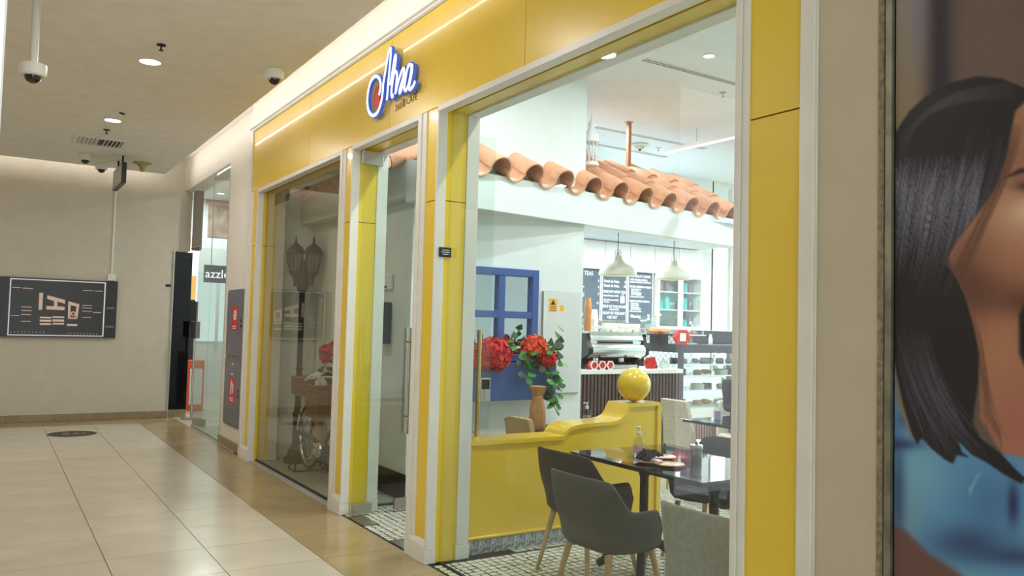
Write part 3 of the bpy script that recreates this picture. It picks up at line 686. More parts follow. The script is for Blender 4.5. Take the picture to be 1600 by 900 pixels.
    # hair
    hair = [(-2,216),(24,180),(52,156),(92,134),(136,122),(172,126),(206,142),(250,130),(330,134),(400,170),(440,260),(455,420),(450,640),(400,760),(372,740),(392,600),(396,480),(414,380),(418,260),(392,170),(300,140),(214,152),(190,178),(178,250),(162,300),(132,347),(106,380),(92,404),(86,420),(102,440),(116,470),(130,520),(138,560),(136,606),(131,640),(128,668),(140,690),(168,712),(188,736),(204,752),(198,760),(172,744),(150,728),(128,716),(106,694),(112,712),(124,720),(104,716),(98,730),(84,722),(66,708),(48,690),(40,700),(30,680),(16,640),(4,590),(-2,560)]
    hm = poly(hair, 1); over(hm, (22, 19, 26)); over(hm*spot(70, 160, 70, 26, .3), (60, 50, 62)); over(hm*spot(60, 320, 60, 60, .35), (52, 52, 64))
    acc = np.zeros((H_, W_), np.float32)
    def stroke(pts, k):
        p = np.array(pts, np.float32); t = np.linspace(0, 1, 320)[:, None]
        n = len(p)-1; q = np.zeros((320, 2), np.float32)
        for i in range(n+1): q += math.comb(n, i)*(t**i)*((1-t)**(n-i))*p[i]
        xi = q[:, 0]; yi = q[:, 1]+o
        i = np.clip(np.round(xi).astype(int), 0, W_-1); j = np.clip(np.round(yi).astype(int), 0, H_-1)
        ok = (xi >= 0) & (xi < W_); acc[j[ok], i[ok]] = np.maximum(acc[j[ok], i[ok]], k*(.4+.6*np.sin(np.linspace(0, PI, len(i[ok])))))
    R = np.random.default_rng(3)
    for _ in range(340):     # sheen on the side of the head
        x = R.uniform(0, 150); y = R.uniform(250, 290)-.25*x*.2; L = R.uniform(60, 170)
        stroke([(x, y), (x-4+R.normal()*3, y+L*.5), (x-14-x*.12, y+L)], R.uniform(.15, .8))
    for _ in range(120):     # crown sweep
        s_ = R.uniform(-14, 14); e = R.uniform(0, 1)
        stroke([(8+e*10, 235-s_), (50+s_, 165-s_*.5), (110, 132+R.uniform(0, 26)), (190, 138+R.uniform(-6, 24))], R.uniform(.08, .3))
    for _ in range(90):      # lower waves
        x = R.uniform(0, 60); y = R.uniform(520, 560)
        stroke([(x, y), (x+14, y+70), (x+50, y+120), (x+R.uniform(50, 110), y+R.uniform(150, 185))], R.uniform(.12, .5))
    for _ in range(60):
        x = R.uniform(110, 175); stroke([(x+12, 190+R.uniform(0, 60)), (x+4, 290), (x-40, 370), (x-74, 470)], R.uniform(.1, .35))
    acc2 = np.maximum(acc, .6*blur(acc, 1)); over(hm*np.clip(acc2, 0, 1), (150, 148, 168))
    acc[:] = 0
    for _ in range(26):      # fine dark strands lying over the skin
        x = R.uniform(184, 200); stroke([(x, 200), (x-4, 260), (x-40, 340), (x-R.uniform(80, 100), 450)], R.uniform(.3, .8))
    for _ in range(14): 
        x = R.uniform(130, 140); stroke([(x-10, 500), (x+14, 560), (x+6, 620), (x+R.uniform(0, 40), 690)], R.uniform(.2, .7))
    for k in range(12): stroke([(142, 640+k), (176, 668+k*2), (168, 712)], .5)
    over(np.clip(np.maximum(acc*.7, .8*blur(acc, 1)), 0, 1)*(1-hm), (52, 34, 32))
    return img
PR = paint_print()
def build_poster():
    t = thing('portrait_poster', 'large wall poster of a dark haired woman in a blue dress', 'poster', (0, 0, 0))
    ys = np.arange(1.528, .42, -.004); zs = np.arange(3.12, .33, -.0045)
    Y, Z = np.meshgrid(ys, zs); A = (1.530-Y)/.392
    zt = 2.656-.131*A; zb = .792+.103*A
    pa = np.clip(A*203, 0, 528.9); pb = np.clip((zt-Z)/(zt-zb)*900+130, 0, 1138.9)
    i = pa.astype(int); j = pb.astype(int); fx = (pa-i)[..., None]; fy = (pb-j)[..., None]
    c = (PR[j, i]*(1-fx)+PR[j, i+1]*fx)*(1-fy)+(PR[j+1, i]*(1-fx)+PR[j+1, i+1]*fx)*fy
    c = np.clip(c/255, 0, 1); c = np.where(c <= .04045, c/12.92, ((c+.055)/1.055)**2.4)
    nr, nc = Y.shape; v = np.stack([np.full(Y.size, 2.4535), Y.ravel(), Z.ravel()], 1)
    idx = np.arange(nr*nc).reshape(nr, nc)
    f = np.stack([idx[:-1, :-1], idx[:-1, 1:], idx[1:, 1:], idx[1:, :-1]], -1).reshape(-1, 4)
    me = bpy.data.meshes.new('print'); me.from_pydata(v.tolist(), [], f.tolist())
    at = me.color_attributes.new('ink', 'FLOAT_COLOR', 'POINT')
    at.data.foreach_set('color', np.concatenate([c.reshape(-1, 3), np.ones((nr*nc, 1))], 1).astype(np.float32).ravel())
    m = bpy.data.materials.new('poster_ink'); m.use_nodes = True; nt = m.node_tree
    n = nt.nodes.new('ShaderNodeVertexColor'); n.layer_name = 'ink'; p = nt.nodes['Principled BSDF']
    nt.links.new(n.outputs[0], p.inputs['Base Color']); p.inputs['Roughness'].default_value = .42
    me.materials.append(m); me.polygons.foreach_set('use_smooth', [True]*len(me.polygons))
    o = bpy.data.objects.new('print', me); COL.objects.link(o); o.parent = t
    bx(2.4545, 2.50, .40, 1.532, .30, 3.15).build('board', M_BLACK, t)
    B().box(2.440, 2.50, 1.5345, 1.556, .27, 3.18).build('side_rail', mat('aged_steel', (140, 136, 120), .4, .6, var=.15, scale=12), t)
    bx(2.440, 2.50, .38, 1.556, 3.15, 3.18).build('top_rail', M_STEEL, t); bx(2.440, 2.50, .38, 1.556, .27, .30).build('bottom_rail', M_STEEL, t)
    bx(2.440, 2.50, .376, .398, .27, 3.18).build('side_rail', M_STEEL, t)
build_poster()

# ================================================================ CAFE THINGS
# ---- counter with vertical slats
ct = thing('serving_counter', 'dark slatted serving counter with a white worktop behind the yellow ball', 'counter', (5.04, 7.0, 0))
bx(0, 1.88, .045, .62, 0, 1.05).build('body', M_BLACK, ct)
bx(0, 1.885, -.02, .64, 1.052, 1.10).build('worktop', M_WHITEP, ct, bevel=.004)
sl = bx(-.016, .016, 0, .04, 0, 1.05).build('slat', M_SLAT, ct); sl.location = (.03, 0, 0)
for k in range(1, 37): share(sl, 'slat', (.03+k*.0507, 0, 0), ct)

# ---- display fridge
M_FRAME = mat('charcoal_frame', (52, 56, 64), .35)
fr = thing('pastry_fridge', 'tall glass pastry display fridge with a charcoal frame right of the counter', 'display fridge', (6.95, 7.05, 0))
bx(0, 1.65, .045, .75, 0.02, .44).build('base', M_BLACK, fr)
s2 = bx(-.014, .014, 0, .04, .22, .44).build('slat', mat('light_slat_wood', (150, 122, 114), .5, var=.1, scale=20), fr); s2.location = (.03, 0, 0)
for k in range(1, 36): share(s2, 'slat', (.03+k*.0455, 0, 0), fr)
bx(0, 1.65, .01, .75, .44, .60).build('white_plinth', M_WHITEP, fr)
bx(0, 1.65, 0, .75, 1.29, 1.39).build('top', M_FRAME, fr, bevel=.004)
for x in (0.0, 1.6): 
    for y in (0, .7): bx(x, x+.05, y, y+.05, .60, 1.29).build('post', M_FRAME, fr)
bx(.05, 1.6, .015, .022, .62, 1.285).build('front_glass', M_GLASS, fr)
bx(.05, 1.6, .72, .73, .62, 1.285).build('back_glass', M_GLASS, fr)
bx(.05, 1.6, .03, .72, .60, .63).build('deck', M_WHITEP, fr)
for z in (.82, 1.0, 1.14):
    bx(.05, 1.6, .12, .70, z, z+.008).build('shelf', glass('shelf_glass', (225, 240, 240), 1.6), fr)
    bx(.05, 1.6, .11, .12, z-.005, z+.012).build('shelf_light', glow('shelf_led', (225, 240, 255), 1.3), fr)
fb = thing('rear_fridge', 'second glass display case behind the coffee machine, under the black trim', 'display fridge', (6.1, 7.95, 0))
bx(0, .84, 0, .6, 0, .88).build('base', M_WHITEP, fb); bx(0, .84, 0, .6, 1.33, 1.40).build('top', M_FRAME, fb)
for x in (0, .79): bx(x, x+.05, 0, .05, .88, 1.33).build('post', M_FRAME, fb)
bx(.05, .79, .01, .02, .88, 1.33).build('front_glass', M_GLASS, fb); bx(.05, .79, .1, .55, 1.08, 1.09).build('shelf', M_GLASSG, fb)
bx(0, .84, .58, .6, .88, 1.33).build('back_panel', mat('pale_teal_panel', (160, 190, 196), .4), fb)
# pastries: shared meshes
M_CRUST = mat('golden_crust', (200, 146, 84), .6, var=.2, scale=30); M_CAKE = mat('pale_cake', (226, 214, 190), .6, var=.08); M_CHOC = mat('dark_chocolate', (70, 46, 40), .5)
def pastry(kind):
    b = B()
    if kind == 0: b.lathe([(1e-5, 0), (.05, 0), (.062, .03), (.05, .055), (1e-5, .065)], n=14); return b, M_CRUST, 'bun'
    if kind == 1: b.tube([(.07*math.cos(a), .05*math.sin(a), .034) for a in np.linspace(.2, PI-.2, 9)], [.008, .018, .026, .03, .032, .03, .026, .018, .008], 8); return b, M_CRUST, 'croissant'
    if kind == 2: b.lathe([(1e-5, 0), (.085, 0), (.085, .06), (.07, .07), (1e-5, .07)], n=20); return b, M_CAKE, 'cake'
    b.prism([(-.06, -.04), (.06, -.04), (0, .06)], 'xy', 0, .07); return b, M_CHOC, 'cake_slice'
protoP = []
for k in range(4):
    b, m, nm = pastry(k); protoP.append((b, m, nm))
shelf_names = {.63: 'bottom deck', .828: 'lower glass shelf', 1.008: 'middle glass shelf', 1.148: 'top glass shelf'}
meshP = {}
for z, nm in shelf_names.items():
    for k in range(7):
        kd = (k+int(z*10)) % 4; b, m, pn_ = protoP[kd]
        if kd not in meshP: o = b.build(pn_, m, None, smooth=True); meshP[kd] = o
        else: o = meshP[kd].copy(); COL.objects.link(o)
        o.location = (7.10+k*.21, 7.33+.05*(k % 2), z+.001); o.rotation_euler = (0, 0, k*.7)
        setp(o, '%s on the %s of the fridge, %s from left' % ({0: 'round golden bun', 1: 'golden croissant', 2: 'pale round cake', 3: 'dark chocolate cake slice'}[kd], nm, ('first', 'second', 'third', 'fourth', 'fifth', 'sixth', 'seventh')[k]), {0: 'bun', 1: 'croissant', 2: 'cake', 3: 'cake slice'}[kd], '%s on the %s' % ({0: 'buns', 1: 'croissants', 2: 'cakes', 3: 'slices'}[kd], nm))

# ---- espresso machine
em = thing('espresso_machine', 'polished chrome espresso machine with black side cheeks on the white worktop', 'coffee machine', (5.50, 7.08, 1.10))
B().prism([(.0, .375), (.42, .375), (.42, .12), (.10, .12), (.02, .125), (-.03, .14), (-.058, .165), (-.07, .205), (-.062, .245), (-.035, .275), (.0, .29), (.0, .315), (-.02, .33), (-.02, .35)], 'yz', .09, .86).build('casing', M_CHROME, em, smooth=True, angle=30)
for x in (.03, .86): B().prism([(.0, .40), (.45, .40), (.45, .03), (.38, .0), (.12, .0), (.10, .10), (.03, .13), (.0, .14), (-.055, .17), (-.06, .24), (-.02, .30), (.0, .35)], 'yz', x, x+.06).build('side_cheek', M_BLACK, em, smooth=True, angle=30)
bx(.09, .86, .07, .42, .0, .045).build('drip_tray', M_STEEL, em); bx(.09, .86, .30, .42, .045, .12).build('back_plate', M_DARKM, em)
B().prism([(.0, .375), (.45, .375), (.45, .42), (.0, .42)], 'yz', .06, .93).build('cup_tray', M_STEEL, em)
bx(.2, .72, -.004, .02, .293, .312).build('gauge_strip', M_DARKM, em)
for x in (.28, .66):
    g = B().lathe([(.04, .075), (.04, .12)], (x, .14, 0), 18).build('group_head', M_CHROME, em, smooth=True)
    B().cyl((x, .13, .07), (x, -.03, .06), .014, n=10).lathe([(.034, .05), (.036, .08)], (x, .14, 0), 16).build('portafilter', M_BLACK, g, smooth=True)
B().tube([(.12, -.0, .47), (.9, -.0, .47)], .005, 8).build('cup_rail', M_CHROME, em)
for x in (.12, .51, .9): B().cyl((x, 0, .42), (x, 0, .47), .004, n=8).build('rail_post', M_CHROME, em)
# hexagonal red holders in front of the machine
def hexring(label, x, y, z, r, dep, name, cat, m, inner, rz=0):
    t = thing(name, label, cat, (x, y, z), rz)
    h = [(r*math.cos(PI/6*(2*k)), r*math.sin(PI/6*(2*k))+r*.866) for k in range(6)]
    B().prism(h, 'xz', 0, dep).build('body', m, t)
    g = B(); hi = [(r*.72*math.cos(PI/6*(2*k)), r*.72*math.sin(PI/6*(2*k))+r*.866) for k in range(6)]
    for k in range(6): g.add([(h[k][0], -.008, h[k][1]), (h[(k+1) % 6][0], -.008, h[(k+1) % 6][1]), (hi[(k+1) % 6][0], -.008, hi[(k+1) % 6][1]), (hi[k][0], -.008, hi[k][1]),
                              (h[k][0], 0, h[k][1]), (h[(k+1) % 6][0], 0, h[(k+1) % 6][1]), (hi[(k+1) % 6][0], 0, hi[(k+1) % 6][1]), (hi[k][0], 0, hi[k][1])], [(0,1,2,3),(7,6,5,4),(0,4,5,1),(3,2,6,7)])
    g.build('rim', inner, t); return t
for k, nm in enumerate(('left', 'middle', 'right')):
    hexring(nm+' one of three red hexagonal boxes at the foot of the coffee machine', 5.60+k*.115, 7.005, 1.10, .056, .05, 'hexagon_box', 'box', M_REDP, M_WHITEP)
hexring('red hexagonal holder on the worktop right of the coffee machine', 6.52, 7.10, 1.10, .075, .06, 'hexagon_holder', 'holder', M_REDP, M_REDP, -.4)
hx = hexring('larger red hexagonal sign standing on top of the pastry fridge', 6.985, 7.06, 1.39, .10, .07, 'hexagon_holder', 'holder', M_REDP, M_REDP, -.3)
bx(-.04, .04, -.012, -.008, .04, .135).build('white_card', M_WHITEP, hx)
# cups nested on the machine
cup = B().lathe([(.028, 0), (.04, .10), (.043, .10), (.043, .105), (.036, .105), (.026, .004), (1e-5, .004)], n=20)
cupo = None
ORD = ['first', 'second', 'third', 'fourth', 'fifth', 'sixth', 'seventh', 'eighth', 'ninth', 'tenth', 'eleventh', 'twelfth', 'thirteenth', 'fourteenth']
def stack(x, y, z0, n, m, label, group, step=.021):
    src = None
    for k in range(n):
        if src is None: src = B(); src.v = list(cup.v); src.f = list(cup.f); o = src.build('paper_cup', m, None, smooth=True, angle=60); src = o
        else: o = src.copy(); COL.objects.link(o)
        o.location = (x, y, z0+(n-1-k)*0+k*step+.105); o.rotation_euler = (PI, 0, 0)
        setp(o, label+', %s from the top' % ORD[n-1-k], 'paper cup', group)
stack(5.73, 7.30, 1.521, 14, M_KRAFT, 'brown paper cup in the taller stack on the coffee machine', 'taller stack of brown paper cups')
stack(5.62, 7.36, 1.521, 9, M_KRAFT, 'brown paper cup in the shorter stack by the wall corner', 'shorter stack of brown paper cups')
stack(5.86, 7.34, 1.521, 8, M_WHITEP, 'white paper cup in the white stack on the coffee machine', 'stack of white paper cups')
mug = B().lathe([(.024, 0), (.03, .004), (.046, .055), (.047, .075), (.043, .075), (.040, .055), (.024, .008), (1e-5, .008)], n=6)
for k in range(5):
    t = thing('coffee_cup', '%s faceted white coffee cup in the row on the coffee machine' % ('first', 'second', 'third', 'fourth', 'fifth')[k], 'cup', (5.96+k*.112, 7.24, 1.521), PI/2+.1*k)
    src = B(); src.v = [(a*1.15, b_*1.15, c*1.3) for a, b_, c in mug.v]; src.f = list(mug.f); src.build('bowl', M_WHITEP, t)
    B().tube([(.045*1.1, 0, .08), (.085, 0, .075), (.085, 0, .035), (.045, 0, .03)], .006, 8).build('handle', M_WHITEP, t, smooth=True)
# small things on counter and fridge
def pump_bottle(label, x, y, z, h, r, liquid, rz=0, lab=None):
    t = thing('pump_bottle', label, 'bottle', (x, y, z), rz)
    B().lathe([(r*.96, 0), (r, .01*h), (r, .45*h), (r*.8, .58*h), (r*.42, .68*h), (r*.36, .72*h)], n=24).build('bottle_shell', glass('bottle_clear', (236, 240, 240), 1.45), t, smooth=True)
    B().lathe([(1e-5, .012*h), (r*.9, .012*h), (r*.9, .40*h), (1e-5, .40*h)], n=20).build('liquid', liquid, t, smooth=True)
    if lab: B().lathe([(r*1.01, .18*h), (r*1.01, .40*h)], n=24, caps=False).build('label_band', lab, t, smooth=True)
    p = B().lathe([(r*.40, .70*h), (r*.40, .80*h), (r*.2, .82*h), (r*.16, .92*h), (r*.3, .93*h), (r*.3, .97*h), (1e-5, .98*h)], n=18).box(-r*.95, r*.1, -r*.16, r*.16, .935*h, .975*h)
    p.build('pump', M_WHITEP, t, smooth=True, angle=30); return t
M_LIQ = mat('clear_gel', (226, 216, 224), .1, trans=.7, var=0); M_PINK = mat('pink_label', (232, 176, 196), .5, var=0); M_LIQ2 = mat('lilac_gel', (196, 190, 226), .1, trans=.5, var=0)
pump_bottle('white soap pump standing on the worktop right of the coffee machine', 6.80, 7.18, 1.10, .17, .045, M_WHITEP)
t = thing('card_reader', 'black handheld card reader leaning on the worktop beside the red holder', 'card reader', (6.66, 7.2, 1.10))
B().obox((0, 0, .065), (.03, .012, .07), Matrix.Rotation(-.35, 3, 'X')).build('body', M_BLACK, t); B().obox((.03, .05, .05), (.03, .01, .055), Matrix.Rotation(.3, 3, 'X')).build('cradle', M_WHITEP, t)
t = thing('bun_box', 'clear acrylic box of orange buns raised on the pastry fridge', 'food box', (6.94, 7.42, 1.39))
for a in ((-.18, -.175, -.13, .13), (.175, .18, -.13, .13), (-.18, .18, -.13, -.125), (-.18, .18, .125, .13)): bx(*a, .12, .33).build('wall', M_GLASS, t)
bx(-.18, .18, -.13, .13, .33, .336).build('lid', M_GLASS, t); bx(-.2, .2, -.14, .14, .10, .12).build('tray', M_BLACK, t); bx(-.08, .08, -.08, .08, 0, .10).build('stand', M_BLACK, t)
B().lathe([(.02, .336), (.026, .36), (1e-5, .37)], n=14).build('knob', M_WHITEP, t)
M_OR = mat('orange_bun', (222, 148, 92), .5, var=.1)
for k in range(4):
    o = B().lathe([(1e-5, 0), (.045, .0), (.058, .03), (.045, .065), (1e-5, .075)], n=14).build('bun', M_OR, None, smooth=True); o.location = (6.82+k*.08, 7.42+.04*(k % 2)-.02, 1.511)
    setp(o, '%s orange bun inside the clear acrylic box' % ('leftmost', 'second', 'third', 'rightmost')[k], 'bun', 'buns in the acrylic box')
t = thing('cake_stand', 'glass domed cake stand on top of the pastry fridge', 'cake stand', (7.36, 7.30, 1.39))
B().lathe([(.09, 0), (.085, .012), (.02, .025), (.016, .09), (.05, .10), (.19, .108), (.19, .118), (1e-5, .118)], n=30).build('foot', M_WHITEP, t, smooth=True)
B().lathe([(max(1e-5, .165*math.cos(a)), .12+.13*math.sin(a)) for a in [PI/2*k/8 for k in range(9)]], n=30).build('dome', glass('dome_glass', (240, 248, 250), 1.6), t, smooth=True)
B().sphere((0, 0, .265), .016).build('knob', M_WHITEP, t, smooth=True)
for k in range(3):
    o = B().lathe([(1e-5, 0), (.035, 0), (.042, .02), (.03, .04), (1e-5, .045)], n=12).build('muffin', mat('brown_muffin', (150, 96, 84), .6, var=.15, scale=30), None, smooth=True)
    o.location = (7.29+k*.07, 7.30+.03*(k % 2), 1.509); setp(o, '%s brown muffin under the glass cake dome' % ('left', 'middle', 'right')[k], 'muffin', 'muffins under the dome')
t = thing('salt_bottle', 'small white bottle beside the cake stand on the fridge', 'bottle', (7.66, 7.25, 1.39)); B().lathe([(.025, 0), (.026, .08), (.014, .10), (.014, .125), (1e-5, .125)], n=16).build('body', M_WHITEP, t, smooth=True)
bx(-.015, .015, -.015, .015, .125, .135).build('cap', M_STEEL, t)
t = thing('till_box', 'dark till cabinet behind the cake stand on the fridge top', 'cabinet', (8.05, 7.62, 1.39)); bx(-.5, .4, -.1, .1, 0, .17).build('body', M_FRAME, t, bevel=.004); bx(-.52, .42, -.12, .12, .17, .18).build('top', M_STEEL, t)
t = thing('yellow_bag', 'bright yellow carrier bag by the foot of the pastry fridge', 'bag', (7.62, 6.94, .44)); B().prism([(-.07, 0), (.07, 0), (.06, .17), (-.05, .15)], 'xz', 0, .06).build('bag', mat('bag_yellow', (246, 206, 40), .5), t)
B().tube([(-.02, .03, .15), (0, .03, .22), (.03, .03, .16)], .006, 8).build('handle', mat('bag_yellow', (246, 206, 40), .5), t)
bx(-.09, .09, -.01, .08, -.44, -.001).build('stand', M_WHITEP, t)

# ---- back wall: cabinets, boards, tiles, back counter
bc = thing('back_counter', 'white back counter along the wall under the menu boards', 'counter', (5.06, 9.0, 0))
bx(0, 4.7, 0, .58, 0, .88).build('body', M_WHITEP, bc); bx(-.0, 4.72, -.02, .59, .88, .92).build('worktop', mat('pale_stone', (206, 206, 204), .3), bc)
seams = [6.6, 7.10, 7.60, 8.09, 8.59, 9.10, 9.62]
for k in range(6):
    a, b_ = seams[k], seams[k+1]
    t = thing('wall_cabinet', '%s white wall cabinet from the left above the menu boards' % ('hidden first', 'second', 'third', 'fourth', 'fifth', 'rightmost')[k], 'cabinet', ((a+b_)/2, 9.3, 2.43))
    bx(-(b_-a)/2+.002, (b_-a)/2-.002, .02, .298, 0, .42).build('body', M_WHITEP, t); bx(-(b_-a)/2+.004, (b_-a)/2-.004, 0, .019, .0, .42).build('door', M_WHITEP, t, bevel=.002)
def menu_board(x0, x1, z0, z1, label, lines):
    x0, x1 = x0*.976, x1*.976; z0, z1 = 1.55+(z0-1.55)*.976, 1.55+(z1-1.55)*.976; z1 = min(z1, 2.428)
    t = thing('menu_board', label, 'menu board', ((x0+x1)/2, 9.37, z0)); W_, H_ = x1-x0, z1-z0
    bx(-W_/2, W_/2, -.025, 0, 0, H_).build('panel', M_BOARD, t); bx(-W_/2, W_/2, .0005, .228, 0, H_).build('carcass', M_WHITEP, t); bx(-W_/2-.012, -W_/2+.001, -.03, 0, -.01, H_+.01).build('edge', M_WHITEP, t); bx(W_/2-.001, W_/2+.012, -.03, 0, -.01, H_+.01).build('edge', M_WHITEP, t)
    for (body, fx, fz, size, al) in lines:
        text('lettering', body, size*1.12, M_CHALK, t, face_negy(-W_/2+fx*W_, -.0262, fz*H_), al, sx=.9, bold=.0012)
    return t
L, C_ = 'LEFT', 'CENTER'
menu_board(7.24, 7.735, 1.70, 2.47, 'leftmost visible slate menu board headed teas', [('TEAS', .55, .87, .075, C_), ('Infusions', .05, .75, .04, L), ('8', .92, .75, .04, L), ('hot or iced', .05, .71, .026, L), ('Black teas', .05, .62, .04, L), ('9', .92, .62, .04, L), ('with lemon', .05, .58, .026, L), ('Aromatics', .05, .48, .04, L), ('9', .92, .48, .04, L), ('mint and honey', .05, .44, .026, L), ('Iced tea', .05, .33, .04, L), ('12', .88, .30, .04, L), ('+5% VAT', .05, .06, .04, L)])
mb2 = menu_board(7.785, 8.255, 1.69, 2.47, 'middle slate menu board with soups of the house and the day', [('PASTRY', .5, .89, .05, C_), ('Pastel de Nata', .05, .755, .05, L), ('8', .93, .755, .05, L), ('Pastel de Nata', .05, .665, .05, L), ('15', .88, .665, .05, L), ('TAKE ME WITH YOU', .5, .545, .05, C_), ('Pack of Pasteis de Nata', .05, .475, .03, L), ('40', .60, .475, .03, L), ('Pack of Pasteis de Nata', .05, .39, .03, L), ('75', .60, .39, .03, L), ('with coffee', .05, .35, .024, L), ('SOUP OF THE HOUSE', .5, .25, .047, C_), ('CALDO VERDE', .5, .20, .027, C_), ('SOUP OF THE DAY', .5, .115, .05, C_), ('+5% VAT', .42, .03, .05, C_)])
B().box(.12, .20, -.0275, -.0258, .26, .36).box(.14, .145, -.0275, -.0258, .36, .40).box(.175, .18, -.0275, -.0258, .36, .40).box(.14, .18, -.0275, -.0258, .395, .40).build('bag_drawing', M_CHALK, mb2)
mb3 = menu_board(8.305, 8.795, 1.66, 2.46, 'rightmost slate menu board listing speciality coffee', [('SPECIALTY COFFEE', .5, .90, .045, C_), ('100% ARABICA BEANS,', .05, .835, .035, L), ('FRESHLY ROASTED ON DEMAND', .05, .79, .028, L), ('BRAZIL FAZENDA PASSEIO', .05, .695, .036, L), ('Region: Sul de Minas', .1, .655, .024, L), ('Altitude: 1100 m', .1, .62, .024, L), ('Variety: Mundo Novo', .1, .585, .024, L), ('CUP PROFILE', .1, .545, .034, L), ('Chocolate, Nuts, Caramel', .06, .505, .026, L), ('MEXICO FINCA MUXBAL', .05, .41, .036, L), ('Region: Chiapas', .1, .37, .024, L), ('Altitude: 1650 m', .1, .335, .024, L), ('Variety: Bourbon', .1, .30, .024, L), ('CUP PROFILE', .1, .255, .034, L), ('Milk chocolate, Citrus', .06, .215, .026, L), ('Filtering', .1, .10, .06, L), ('+5% VAT', .5, .03, .035, L)])
B().prism([(.14, .05), (.2, .05), (.18, .09), (.2, .13), (.14, .13), (.16, .09)], 'xz', -.0275, -.0258).build('filter_drawing', M_CHALK, mb3)
gc = thing('glass_cabinet', 'white framed glass fronted wall cabinet beside the coffee menu', 'cabinet', (9.13, 9.3, 1.57))
bx(-.49, .49, .28, .298, 0, .86).build('back', mat('pale_teal_back', (176, 206, 208), .5), gc)
for x in (-.49, .475): bx(x, x+.015, 0, .28, 0, .86).build('side', M_WHITEP, gc)
for z in (0, .30, .58, .845): bx(-.475, .475, .02, .28, z, z+.015).build('shelf', M_WHITEP, gc)
for x0, x1 in ((-.49, -.003), (.003, .49)):
    d = B().box(x0, x0+.045, -.02, 0, 0, .86).box(x1-.045, x1, -.02, 0, 0, .86).box(x0+.045, x1-.045, -.02, 0, 0, .05).box(x0+.045, x1-.045, -.02, 0, .81, .86).build('door', mat('cream_door', (236, 232, 214), .4), gc)
    bx(x0+.045, x1-.045, -.012, -.008, .05, .81).build('door_glass', M_GLASS, d)
M_TEAL = mat('teal_tin', (70, 170, 176), .35); M_PKT = mat('coffee_packet', (120, 90, 96), .5)
for r_, z in enumerate((.016, .316, .596)):
    for k in range(7):
        if k == 3: continue
        h = (.2, .17, .15)[(k+r_) % 3]
        o = B().lathe([(.05, 0), (.05, h*.85), (.03, h), (1e-5, h)], n=14).build('tin', M_TEAL if (k < 3 and r_ < 2) or k == 5 else (M_PKT if r_ == 2 else mat('dark_bottle', (58, 70, 78), .3)), None, smooth=True, angle=40)
        o.location = (9.13-.40+k*.13, 9.46, 1.571+z)
        setp(o, '%s tin from the left on the %s shelf of the glass cabinet, %s door' % (ORD[k if k < 3 else k-4], ('bottom', 'middle', 'top')[r_], 'left' if k < 3 else 'right'), 'tin', 'tins on the %s shelf behind the %s door' % (('bottom', 'middle', 'top')[r_], 'left' if k < 3 else 'right'))
def lattice_mat():
    m = bpy.data.materials.new('blue_lattice_tile'); m.use_nodes = True; nt = m.node_tree; N = nt.nodes; L_ = nt.links
    tc = N.new('ShaderNodeTexCoord'); mp = N.new('ShaderNodeMapping'); mp.inputs['Rotation'].default_value = (0, math.radians(45), 0); mp.inputs['Scale'].default_value = (1/.078,)*3
    L_.new(tc.outputs['Object'], mp.inputs[0]); sx = N.new('ShaderNodeSeparateXYZ'); L_.new(mp.outputs[0], sx.inputs[0])
    outs = []
    for ax in ('X', 'Z'):
        f = N.new('ShaderNodeMath'); f.operation = 'PINGPONG'; f.inputs[1].default_value = .5; L_.new(sx.outputs[ax], f.inputs[0])
        c = N.new('ShaderNodeMath'); c.operation = 'LESS_THAN'; c.inputs[1].default_value = .07; L_.new(f.outputs[0], c.inputs[0]); outs.append(c)
    mx = N.new('ShaderNodeMath'); mx.operation = 'MAXIMUM'; L_.new(outs[0].outputs[0], mx.inputs[0]); L_.new(outs[1].outputs[0], mx.inputs[1])
    mc = N.new('ShaderNodeMixRGB'); mc.inputs[1].default_value = (*lin((214, 216, 220)), 1); mc.inputs[2].default_value = (*lin((96, 108, 140)), 1); L_.new(mx.outputs[0], mc.inputs[0])
    p = N['Principled BSDF']; L_.new(mc.outputs[0], p.inputs['Base Color']); p.inputs['Roughness'].default_value = .3; return m
M_LAT = lattice_mat()
tl = bx(-.109, .109, -.012, 0, -.109, .109).build('wall_tile', M_LAT, wbk); tl.location = (7.2, 9.6, 1.53)
for r_ in range(3):
    for k in range(12):
        if (r_, k) != (0, 0): share(tl, 'wall_tile', (7.2+k*.22, 9.6, 1.53-r_*.22), wbk)

# ---- pendant lamps
def pendant(x, y, label):
    t = thing('pendant_lamp', label, 'pendant lamp', (x, y, 2.16))
    B().lathe([(.215, 0), (.213, .022), (.205, .05), (.185, .08), (.15, .108), (.105, .132), (.07, .155), (.052, .18), (.047, .22), (.035, .225), (.03, .20), (.05, .15), (.10, .12), (.145, .095), (.178, .07), (.2, .03), (.207, .004), (.215, 0)], n=36, caps=False).build('shade', mat('cream_enamel', (206, 204, 190), .35), t, smooth=True)
    B().lathe([(.02, .21), (.02, .255), (.012, .27), (1e-5, .27)], n=14).build('holder', M_STEEL, t, smooth=True)
    for s_ in (-1, 1): B().tube([(s_*.042, 0, .205), (s_*.04, 0, .27), (s_*.015, 0, .295), (0, 0, .295)], .004, 8).build('bail', M_STEEL, t, smooth=True)
    B().cyl((0, 0, .27), (0, 0, .698), .004, n=8).build('cord', M_DARKM, t)
    B().sphere((0, 0, .075), .045).build('bulb', glow('warm_bulb', (255, 226, 180), 4), t, smooth=True)
    lamp('pendant_light', (x, y, 2.17), 9, .3, (1, .85, .62))
pendant(5.93, 7.03, 'left white enamel pendant lamp over the serving counter')
pendant(6.79, 7.03, 'right white enamel pendant lamp over the serving counter')

